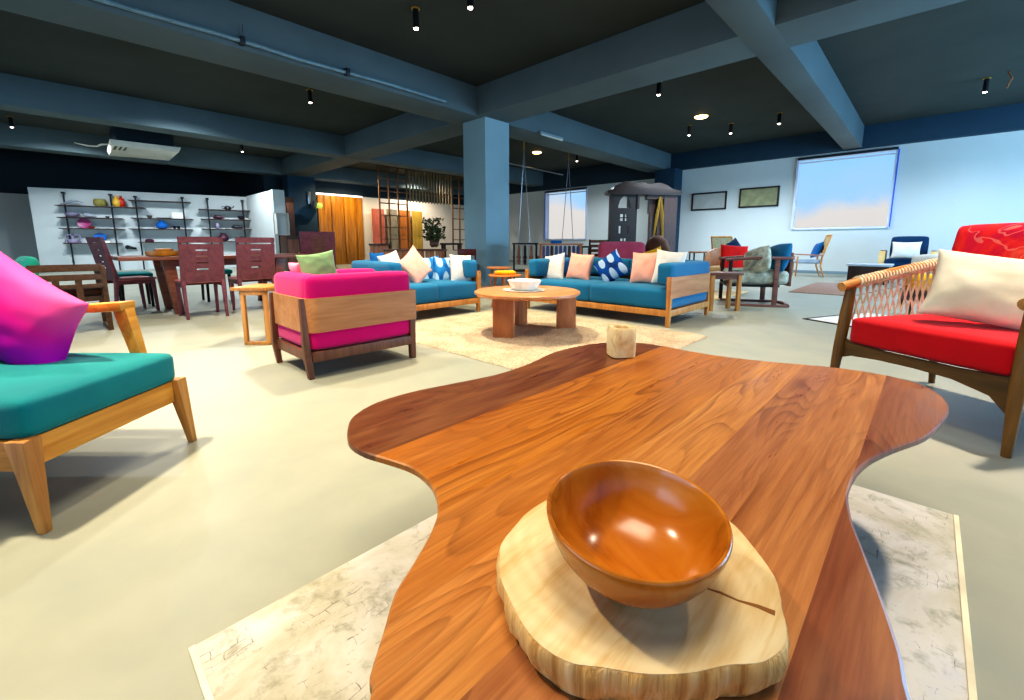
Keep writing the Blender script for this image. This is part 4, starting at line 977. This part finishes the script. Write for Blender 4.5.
def open_stool(px0, px1, yt, yb, dist, lab, mat, top, rz=None):
    a = at_d(px0, yt, dist); b = at_d(px1, yt, dist); c = (a+b)/2; L = (b-a).length
    t = thing('stool', lab, 'stool', (c.x, c.y, 0), R(HD-90) if rz is None else rz)
    MBb(-L/2, L/2, -.17, .17, a.z-.04, a.z, .008).build('seat', top, t)
    for sx in (-1, 1):
        for sy in (-1, 1): MBb(sx*(L/2-.03)-.015, sx*(L/2-.03)+.015, sy*.14-.015, sy*.14+.015, 0, a.z-.03).build('leg', mat, t)
    m = MB()
    for sy in (-1, 1): m.bb(-L/2+.03, L/2-.03, sy*.14-.01, sy*.14+.01, .16, .19)
    m.build('stretcher', mat, t)
open_stool(580, 591, 246, 0, 10.5, 'black framed stool between the swatch rack and pink sofa', M['black'], M['black_wood'])
open_stool(691, 708, 251.5, 0, 11.5, 'small black stool with pale top against the wall right of the pilaster', M['black'], M['tan'])
# pink high-back sofa
a = at_d(602, 241, 8.6); b = at_d(650, 240, 8.6); L = (b-a).length; c = (a+b)/2; 
t = thing('high_back_sofa', 'rose pink high-backed sofa behind the long blue sofa', 'sofa', (c.x, c.y, 0), R(HD+180))
MB().cushion((-.3, 0, .66), (.14, L, .54), .06, .02, 12, rot=Euler((0, R(-8), 0))).build('backrest', M['rose'], t)
MB().cushion((.08, 0, .34), (.66, L, .18), .06, .02, 8).build('seat_cushion', M['rose'], t)
for s in (-1, 1):
    for x in (-.25, .35): MB().leg((x, s*(L/2-.06), 0), (x, s*(L/2-.06), .26), (.03, .03), (.05, .05)).build('leg', M['walnut'], t)
MBb(-.3, .4, -L/2+.02, L/2-.02, .2, .27, .01).build('frame', M['walnutx'], t)
p = at_d(599, 239.5, 9.6)
t = thing('dark_wood_chair', 'dark brown chair back left of the rose sofa', 'chair', (p.x, p.y, 0), R(HD+180))
for s in (-1, 1): MBb(-.02, .02, s*.2-.02, s*.2+.02, 0, p.z, .004).build('leg', M['darkwood'], t); MBb(.36, .4, s*.2-.02, s*.2+.02, 0, .44, .004).build('leg', M['darkwood'], t)
MBb(-.02, .42, -.22, .22, .42, .46, .01).build('seat', M['darkwood'], t)
m = MB()
for k in range(4): m.bb(-.015, .015, -.2, .2, p.z-.07-.1*k, p.z-.01-.1*k)
m.build('back_slats', M['walnutx'], t)
# carved gate
def gate():
    D = 14.5; c = at_d(643, 250, D)
    a0 = at_d(609, 240, D); t = thing('carved_gate', 'tall dark carved wooden gateway with arched and square openings', 'carved gate', (a0.x, a0.y, 0), R(HD-90))
    sx = lambda px: (px-609)/433*D; zz = lambda py: at_d(643, py, D).z
    mt = Matrix.Rotation(PI/2, 4, 'X')
    bw_ = M['black_wood']
    # front tower with openings, made of strips round the holes
    x0, x1 = sx(611), sx(635.5); zt = zz(192)
    m = MB(); 
    ax0, ax1 = sx(617), sx(629); za0, za1 = zz(208), zz(196)
    m.bb(x0, ax0, 0, .5, 0, zt); m.bb(ax1, x1, 0, .5, 0, zt)
    # arch head
    arch = [(ax0, zt), (ax0, za0+.1)]
    for k in range(9): q = k/8; arch.append((ax0+(ax1-ax0)*q, za0+.08+(za1-za0-.08)*math.sin(q*PI)**.7))
    arch += [(ax1, za0+.1), (ax1, zt)]
    m.prism(arch, -.04, -.0, 0, mt)
    def holes(za, zb, cols):
        xs = [ax0]+[v for c_ in cols for v in c_]+[ax1]
        for k in range(0, len(xs), 2): m.bb(xs[k], xs[k+1], 0, .05, za, zb)
    m.bb(ax0, ax1, 0, .05, zz(214), za0)
    cxm = (ax0+ax1)/2; sq_ = .1
    holes(zz(217.2), zz(214), [(cxm-.13, cxm-.03), (cxm+.03, cxm+.13)]); m.bb(ax0, ax1, 0, .05, zz(218.2), zz(217.2)); holes(zz(221), zz(218.2), [(cxm-.13, cxm-.03), (cxm+.03, cxm+.13)])
    m.bb(ax0, ax1, 0, .05, zz(226), zz(221))
    holes(zz(233.5), zz(226), [(ax0+.04, ax0+.11), (ax1-.11, ax1-.04)]); m.bb(ax0, ax1, 0, .05, zz(238.5), zz(233.5)); holes(zz(241), zz(238.5), [(cxm-.1, cxm-.02), (cxm+.02, cxm+.1)]); m.bb(ax0, ax1, 0, .05, 0, zz(241))
    m.build('tower', bw_, t)
    m = MB(); m.bb(sx(656), sx(659), 0, .5, 0, zz(194)); m.bb(sx(661.5), sx(674.5), 0, .6, 0, zz(193)); m.bb(sx(645), sx(661), 0, .3, zz(199), zz(193)); m.bb(sx(649), sx(656.5), .2, .4, zz(213), zz(195)); m.bb(sx(650.5), sx(656.5), .2, .4, 0, zz(213)); m.build('jamb', M['darkwood'], t)
    m = MB(); m.bb(sx(635), sx(637), -.05, .5, zz(209), zt); m.build('bracket', bw_, t)
    # scalloped cornice
    top = [(sx(606), zz(193)), (sx(606), zz(190.5)), (sx(611), zz(189.5)), (sx(613), zz(186)), (sx(618), zz(183.5)), (sx(623), zz(181)), (sx(627), zz(182.5)), (sx(633), zz(183)), (sx(640), zz(182.5)), (sx(645), zz(184)), (sx(650), zz(183.5)), (sx(656), zz(183)), (sx(662), zz(185)), (sx(668), zz(189)), (sx(676), zz(191)), (sx(678), zz(193)), (sx(676), zz(196)), (sx(640), zz(195)), (sx(612), zz(195))]
    m = MB(); m.prism(top, -.55, .1, .015, mt); m.build('cornice', wood('brown_cornice', (46, 27, 18), (26, 15, 10), 'x'), t)
    m = MB(); m.tube([(sx(656.5), -.1, zz(197)), (sx(654), -.12, zz(215)), (sx(651.5), -.12, zz(238))], [.02, .06, .03], 6, flat=.4); m.tube([(sx(657.5), -.1, zz(197)), (sx(659), -.12, zz(215)), (sx(660.5), -.12, zz(240))], [.02, .06, .03], 6, flat=.4)
    tag(m.build('yellow_drape', fabric('mustard_drape', (150, 120, 40), None, 6), None, (a0.x, a0.y, 0), R(HD-90)), 'mustard drape hanging in the opening of the carved gateway', 'drape')
gate()
p = at_d(657, 243, 10.8)
t = thing('bean_bag', 'dark brown bean bag chair between the rose sofa and the gateway', 'bean bag', (p.x, p.y, 0))
MB().lathe([(.26, 0), (.36, .1), (.38, .35), (.34, .7), (.23, .98), (.1, 1.10), (.001, 1.12)], 28).build('bag', M['brownf'], t)
MB().tube([(.06, 0, 1.1), (.0, .02, 1.17), (-.05, 0, 1.12)], .015, 6).build('handle', M['brownf'], t)
pil('yellow pillow peeking between the peach and white pillows', 'yellow', at_d(655, 258, 8.25), .36, .36, .14, HD+180, 10, 20, 40)

# ------------------------------------------------------------------ right side
for (y0, y1, z0, z1, lab, mt) in ((5.24, 6.43, 2.09, 2.70, 'black framed grey picture, the left one on the right wall', plain('grey_paper', (170, 172, 168), .6)), (3.66, 4.84, 2.10, 2.74, 'black framed olive map picture, nearer the window on the right wall', plain('olive_paper', (150, 150, 110), .6, 0, .2, 5))):
    t = thing('framed_picture', lab, 'picture', (16.19, (y0+y1)/2, (z0+z1)/2))
    h_, v_ = (y1-y0)/2, (z1-z0)/2; m = MB()
    m.bb(-.04, 0, -h_, h_, v_-.05, v_, .004); m.bb(-.04, 0, -h_, h_, -v_, -v_+.05, .004); m.bb(-.04, 0, -h_, -h_+.05, -v_, v_, .004); m.bb(-.04, 0, h_-.05, h_, -v_, v_, .004)
    m.build('frame', M['black_wood'], t); MBb(-.02, -.005, -h_+.04, h_-.04, -v_+.04, v_-.04).build('print', mt, t)
# tan side table right of long sofa
p = at_d(722, 272, 5.95)
t = thing('side_table', 'tan wooden side table at the right arm of the long blue sofa', 'side table', (p.x, p.y, 0), R(HD+90))
MBb(-.22, .22, -.16, .16, p.z-.035, p.z, .008).build('tabletop', M['walnutx'], t)
for sx in (-1, 1):
    for sy in (-1, 1): MBb(sx*.18-.025, sx*.18+.025, sy*.13-.025, sy*.13+.025, 0, p.z-.03, .006).build('leg', M['oakz'], t)
m = MB(); m.bb(-.18, .18, -.14, -.12, p.z-.09, p.z-.035); m.bb(-.18, .18, .12, .14, p.z-.09, p.z-.035); m.build('apron', M['walnutx'], t)
# grey sled armchair, faces left
c0 = dl(6.55, 3.62)
t = thing('armchair', 'grey marled armchair on a curved walnut sled base', 'armchair', (c0.x, c0.y, 0), R(HD+74))
W_ = .62; wn = M['walnut']; wm = wood('rose_walnut', (136, 92, 80), (104, 66, 60), 'x')
for s in (-1, 1):
    y = s*W_/2
    m = MB(); m.bb(-.42, .36, y-.03, y+.03, 0, .035, .012); m.build('runner', wm, t)
    m = MB(); m.tube([(.42, y*1.0, .67), (.1, y, .70), (-.3, y, .70), (-.42, y*.92, .70), (-.46, y*.7, .70)], .028, 10, flat=.8); m.build('armrest', wm, t)
    MBb(-.28, -.215, y-.02, y+.02, .03, .69, .006).build('rear_post', wm, t)
    MBb(.33, .38, y-.02, y+.02, .03, .67, .006).build('front_post', M['black_wood'], t)
m = MB(); m.bb(-.3, .38, -W_/2, W_/2, .285, .315); m.build('seat_frame', M['black'], t)
m = MB(); m.tube([(-.42, -W_/2, .02), (-.48, 0, .02), (-.42, W_/2, .02)], .03, 8); m.build('rear_runner', wm, t)
m = MB(); m.cushion((-.03, 0, .42), (.78, .6, .2), .06, .02, 12); m.build('seat_cushion', M['greyf'], t)
m = MB(); m.bb(-.46, -.42, -W_/2+.05, W_/2-.05, .3, .78, .01); m.build('back_panel', wm, t)
pil('round teal cushion at the back of the grey armchair', 'tealblue', at_d(776, 259, 6.4), .44, .42, .2, HD+95, 22, 10, 50, -.10)
pil('grey round cushion in front of the teal one on the grey armchair', 'greyf', at_d(757, 261, 6.35), .38, .38, .16, HD+112, 20, 20, 51, -.10)
# barrel chair with red pillow
c0 = dl(8.3, 4.1)
t = thing('barrel_chair', 'natural wood barrel chair with red pillow behind the grey armchair', 'armchair', (c0.x, c0.y, 0), R(HD+150))
m = MB(); tb = bmesh.new(); rg_ = []
for k in range(19):
    a = R(70+k*220/18); f = math.sin(k/18*PI); z1 = .52+.33*f**.7
    rg_.append([tb.verts.new((.36*math.cos(a)*r_, .38*math.sin(a)*r_, z_)) for (r_, z_) in ((1, .38), (1.06, z1), (.98, z1), (.92, .38))])
for A, B in zip(rg_, rg_[1:]):
    for k in range(4): tb.faces.new((A[k], A[(k+1) % 4], B[(k+1) % 4], B[k]))
tb.faces.new(rg_[0]); tb.faces.new(rg_[-1][::-1]); bmesh.ops.recalc_face_normals(tb, faces=tb.faces); m._merge(tb); m.build('curved_back', wood('peach_wood', (226, 160, 112), (196, 128, 82), 'x'), t)
MB().cushion((.0, 0, .40), (.66, .66, .14), .06, .02, 8).build('seat_cushion', M['seatcream'], t)
for sx in (-.22, .26):
    for sy in (-.24, .24): MB().leg((sx, sy, 0), (sx, sy, .35), (.03, .03), (.045, .045)).build('leg', M['darkwood'], t)
pil('bright red pillow leaning in the barrel chair', 'redbright', at_d(734, 257, 7.7), .50, .42, .15, HD+182, 10, -4, 52, .05)
# cane back chair far
def cane_chair(c0, rz, lab, zt, pm):
    t = thing('cane_chair', lab, 'armchair', (c0.x, c0.y, 0), rz)
    om = M['oakz']
    for s in (-1, 1):
        MB().leg((.32, s*.27, 0), (.30, s*.26, .56), (.03, .03), (.04, .04)).build('leg', om, t)
        MB().tube([(-.34, s*.26, 0), (-.24, s*.26, .3), (-.26, s*.26, .55), (-.42, s*.26, zt)], [.018, .025, .025, .018], 8).build('leg', om, t)
        MB().hexa([(-.28, s*.27-.03, .58), (.36, s*.27-.03, .6), (.36, s*.27+.03, .6), (-.28, s*.27+.03, .58)], [(-.28, s*.27-.03, .61), (.36, s*.27-.03, .63), (.36, s*.27+.03, .63), (-.28, s*.27+.03, .61)], .006).build('armrest', wood('arm_rose', (176, 124, 96), (140, 90, 66), 'x'), t)
    m = MB(); m.tube([(-.42, -.26, zt), (-.42, .26, zt)], .025, 8); m.tube([(-.3, -.26, .66), (-.3, .26, .66)], .018, 8); m.build('back_rail', om, t)
    MB().hexa([(-.31, -.24, .66), (-.30, -.24, .66), (-.30, .24, .66), (-.31, .24, .66)], [(-.425, -.24, zt), (-.415, -.24, zt), (-.415, .24, zt), (-.425, .24, zt)]).build('cane_panel', plain('cane', (200, 178, 130), .7, 0, .3, 40), t)
    MB().cushion((.03, 0, .42), (.62, .5, .1), .04, .01, 8).build('seat_cushion', fabric(lab[:6]+'_seat', pm, None, 4), t)
    return t
c0 = dl(12.2, 8.3)
cane_chair(c0, R(HD+66), 'oak cane-backed armchair with blue pillow below the window', 1.13, (176, 184, 196))
pil('navy blue pillow on the cane-backed armchair below the window', 'blue', at_d(817, 250, 12.25), .42, .44, .16, HD+75, 20, 8, 53)
c0 = dl(10.3, 5.15)
cane_chair(c0, R(HD+185), 'oak cane-backed armchair facing us behind the barrel chair', 1.07, (190, 176, 150))
pil('dark grey pillow on the cane chair behind the barrel chair', 'bluedark', dl(9.95, 5.05, .85), .3, .3, .14, HD+190, 15, 30, 55)
# low dark table
a = at_d(853, 263, 10.1); b = at_d(888, 263, 10.1)
t = thing('low_table', 'low dark wooden chest table before the blue armchair', 'coffee table', tuple(Vector(((a.x+b.x)/2, (a.y+b.y)/2, 0))), 0)
MBb(-.46, .5, -.4, .4, .40, .445, .006).build('tabletop', plain('pale_top', (190, 196, 200), .25), t)
MBb(-.42, .42, -.36, .36, .06, .40, .01).build('chest', M['darkwood'], t)
for sx in (-1, 1):
    for sy in (-1, 1): MBb(sx*.38-.03, sx*.38+.03, sy*.32-.03, sy*.32+.03, 0, .07).build('foot', M['darkwood'], t)
# blue armchair
c0 = dl(11.2, 10.15)
t = thing('armchair', 'dark blue armchair with pale side arms at the far right wall', 'armchair', (c0.x, c0.y, 0), R(180))
MB().cushion((.08, 0, .42), (.7, .84, .2), .06, .02, 8).build('seat_cushion', M['bluedark'], t)
MB().cushion((-.28, 0, .8), (.16, .72, .56), .05, .02, 8, rot=Euler((0, R(-10), 0))).build('back_cushion', M['bluedark'], t)
for s in (-1, 1):
    MB().bb(-.3, .36, s*.48-.06, s*.48+.06, .2, .74, .03).build('arm', M['walnutx'] if s < 9 else 0, t)
    MB().bb(.33, .375, s*.48-.065, s*.48+.065, .3, .72, .01).build('arm_panel', M['seatcream'], t)
MBb(-.3, .36, -.45, .45, .2, .32, .01).build('frame', M['darkwood'], t)
for sx in (-.25, .3):
    for sy in (-.46, .46): MB().leg((sx, sy, 0), (sx, sy, .22), (.03, .03), (.05, .05)).build('leg', M['darkwood'], t)
pil('pale grey pillow on the dark blue armchair', 'white', at_d(906, 250, 10.9), .56, .42, .16, 180, 12, 0, 56)
# white bench and yellow pouf beyond rope chair
c0 = dl(7.0, 7.15)
t = thing('day_bed', 'white cushioned day bed seen beyond the rope arm', 'day bed', (c0.x, c0.y, 0), R(HD-84))
MB().cushion((0.1, 0, .62), (1.0, .8, .2), .06, .02, 8).build('mattress', M['white'], t)
MBb(-.4, .6, -.38, .38, .3, .52, .02).build('base', M['white'], t)
for sx in (-.34, .54):
    for sy in (-.32, .32): MB().leg((sx, sy, 0), (sx, sy, .31), (.04, .04), (.05, .05)).build('leg', M['walnut'], t)
c1 = dl(5.4, 5.13)
t = thing('pouf', 'mustard yellow square pouf seen through the rope arm', 'pouf', (c1.x, c1.y, 0), R(20))
MB().cushion((0, 0, .42), (.28, .28, .2), .05, .02, 8).build('cushion', M['yellow'], t)
MBb(-.16, .16, -.16, .16, .2, .34, .01).build('base', M['darkwood'], t)
for sx in (-.13, .13):
    for sy in (-.13, .13): MB().leg((sx, sy, 0), (sx, sy, .22), (.02, .02), (.03, .03)).build('leg', M['darkwood'], t)

# ------------------------------------------------------------------ groups of repeats
GR = {'ceiling_spotlight': 'black ceiling spotlights', 'recessed_downlight': 'round glowing downlights', 'dining_chair': 'purple-brown dining chairs', 'dining_stool': 'teal-seated dining stools',
      'shelf_unit': 'open shelves on the white partition', 'door_board': 'leaning door boards', 'round_side_table': 'small round side tables', 'framed_picture': 'framed pictures on the right wall',
      'jar': 'small jars on the shelves', 'display_rack': 'sample racks behind the long sofa', 'cane_chair': 'oak cane-backed armchairs', 'vase': 'vases on the shelves', 'plate': 'plates on the left shelf'}
for o in list(C.objects):
    if o.parent: continue
    b_ = o.name.split('.')[0]
    if b_ in GR: o['group'] = GR[b_]
    elif b_ == 'throw_pillow':
        l_ = o['label']
        if 'long sofa' in l_ or 'long blue sofa' in l_: o['group'] = 'pillows on the long blue sofa'
        elif 'two-seat sofa' in l_: o['group'] = 'pillows on the two-seat blue sofa'

# ------------------------------------------------------------------ camera
cam = bpy.data.cameras.new('camera'); co = bpy.data.objects.new('camera', cam); C.objects.link(co)
co.matrix_world = Matrix(((RT.x, UP.x, -FW.x, 0), (RT.y, UP.y, -FW.y, 0), (RT.z, UP.z, -FW.z, H), (0, 0, 0, 1)))
cam.sensor_fit = 'HORIZONTAL'; cam.sensor_width = 36; cam.lens = 36*FPX/1024; cam.shift_x = 0; cam.shift_y = -(350-CY)/1024
cam.clip_start = .02; cam.clip_end = 200
bpy.context.scene.camera = co

# ------------------------------------------------------------------ light
def area(loc, size, power, col, rot=(0,0,0), sy=None):
    l = bpy.data.lights.new('area_fill', 'AREA'); l.energy = power; l.color = col; l.size = size
    if sy: l.shape = 'RECTANGLE'; l.size_y = sy
    o = bpy.data.objects.new('area_fill', l); C.objects.link(o); o.location = loc; o.rotation_euler = rot; return o
def spot(loc, power, col, ang=100, rad=.05, blend=.6):
    l = bpy.data.lights.new('spot_lamp', 'SPOT'); l.energy = power; l.color = col; l.spot_size = R(ang); l.spot_blend = blend; l.shadow_soft_size = rad
    o = bpy.data.objects.new('spot_lamp', l); C.objects.link(o); o.location = loc; return o
WARM = (1, .86, .62); COOL = (.55, .78, 1)
L1 = dl(1.5, -2.5, 4.05); L2 = dl(2.3, 3.1, 4.05); L3 = dl(.6, .1, 4.05)
spot(L1, 1150, WARM, 96, .12, .9); spot(L2, 950, (1, .88, .72), 100, .12, .9); spot((.6, 5.0, 4.08), 620, (1, .9, .76), 110, .12, .9); spot((7.5, -.6, 4.08), 650, (.74, .9, 1), 120, .12, .9); area(L3, 1.6, 90, (1, .9, .72))  # dining and right-hand spots and the soft area light are added fill
spot((2.6, 3.9, 4.08), 900, WARM, 100, .12, .9); spot((4.6, 3.6, 4.08), 550, WARM, 100, .12, .9)
for k, ((x, y), _, s) in enumerate(spots):
    spot((x, y, 3.85), (30, 30, 70, 60, 330, 330, 330, 420, 420, 300, 300)[k], (1, .84, .62) if k < 4 else (.78, .9, 1), 110 if k < 4 else 155)
spot((11.86, 4.61, 4.09), 120, (1, .82, .58), 140); spot((12.3, 10.52, 4.09), 120, (1, .82, .58), 140)
for (x, y) in ((1.0, 10.2), (2.4, 12.0), (.6, 17.3), (3.9, 16.4), (-4, 19)): spot((x, y, 4.1), 420, (.85, .94, 1), 155)  # added lamps without fixtures, brightening the back left of the room
spot((9.0, 17.6, 3.9), 420, (1, .8, .5), 150); spot((12.5, 17.9, 4.0), 420, (1, .88, .74), 150)
area((10.5, -6.6, 1.6), 10.0, 1250, (.30, .64, 1), (R(108), 0, 0), 3.0)  # added cool fill outside the view, standing in for facade daylight
area((-8, 6, 2.0), 10.0, 420, (.3, .62, 1), (R(90), 0, R(-90)), 3.4)  # second added fill, at an assumed unseen facade on the left

# ------------------------------------------------------------------ sky
wd_ = bpy.data.worlds.new('sky'); bpy.context.scene.world = wd_; wd_.use_nodes = True; nt = wd_.node_tree; bg = nt.nodes['Background']
tc = nt.nodes.new('ShaderNodeTexCoord'); sp = nt.nodes.new('ShaderNodeSeparateXYZ'); nt.links.new(tc.outputs['Generated'], sp.inputs[0])
nz = nt.nodes.new('ShaderNodeTexNoise'); nz.inputs['Scale'].default_value = 9; nz.inputs['Detail'].default_value = 5; nt.links.new(tc.outputs['Generated'], nz.inputs['Vector'])
ma = nt.nodes.new('ShaderNodeMath'); ma.operation = 'MULTIPLY_ADD'; ma.inputs[1].default_value = .16; nt.links.new(nz.outputs['Fac'], ma.inputs[0]); nt.links.new(sp.outputs[2], ma.inputs[2])
rp_ = nt.nodes.new('ShaderNodeValToRGB'); nt.links.new(ma.outputs[0], rp_.inputs[0]); e = rp_.color_ramp.elements
for i in range(3): e.new(.5)
for i, (p_, c_) in enumerate([(.0, (214, 208, 198)), (.145, (222, 216, 210)), (.175, (170, 208, 240)), (.26, (140, 204, 250)), (.6, (30, 110, 235))]): e[i].position = p_; e[i].color = srgb(c_)
nt.links.new(rp_.outputs[0], bg.inputs['Color']); bg.inputs['Strength'].default_value = .98

sc = bpy.context.scene
sc.view_settings.view_transform = 'Standard'; sc.view_settings.look = 'None'
try: sc.view_settings.look = 'Medium High Contrast'
except Exception: pass
sc.view_settings.exposure = 0; sc.view_settings.gamma = 1
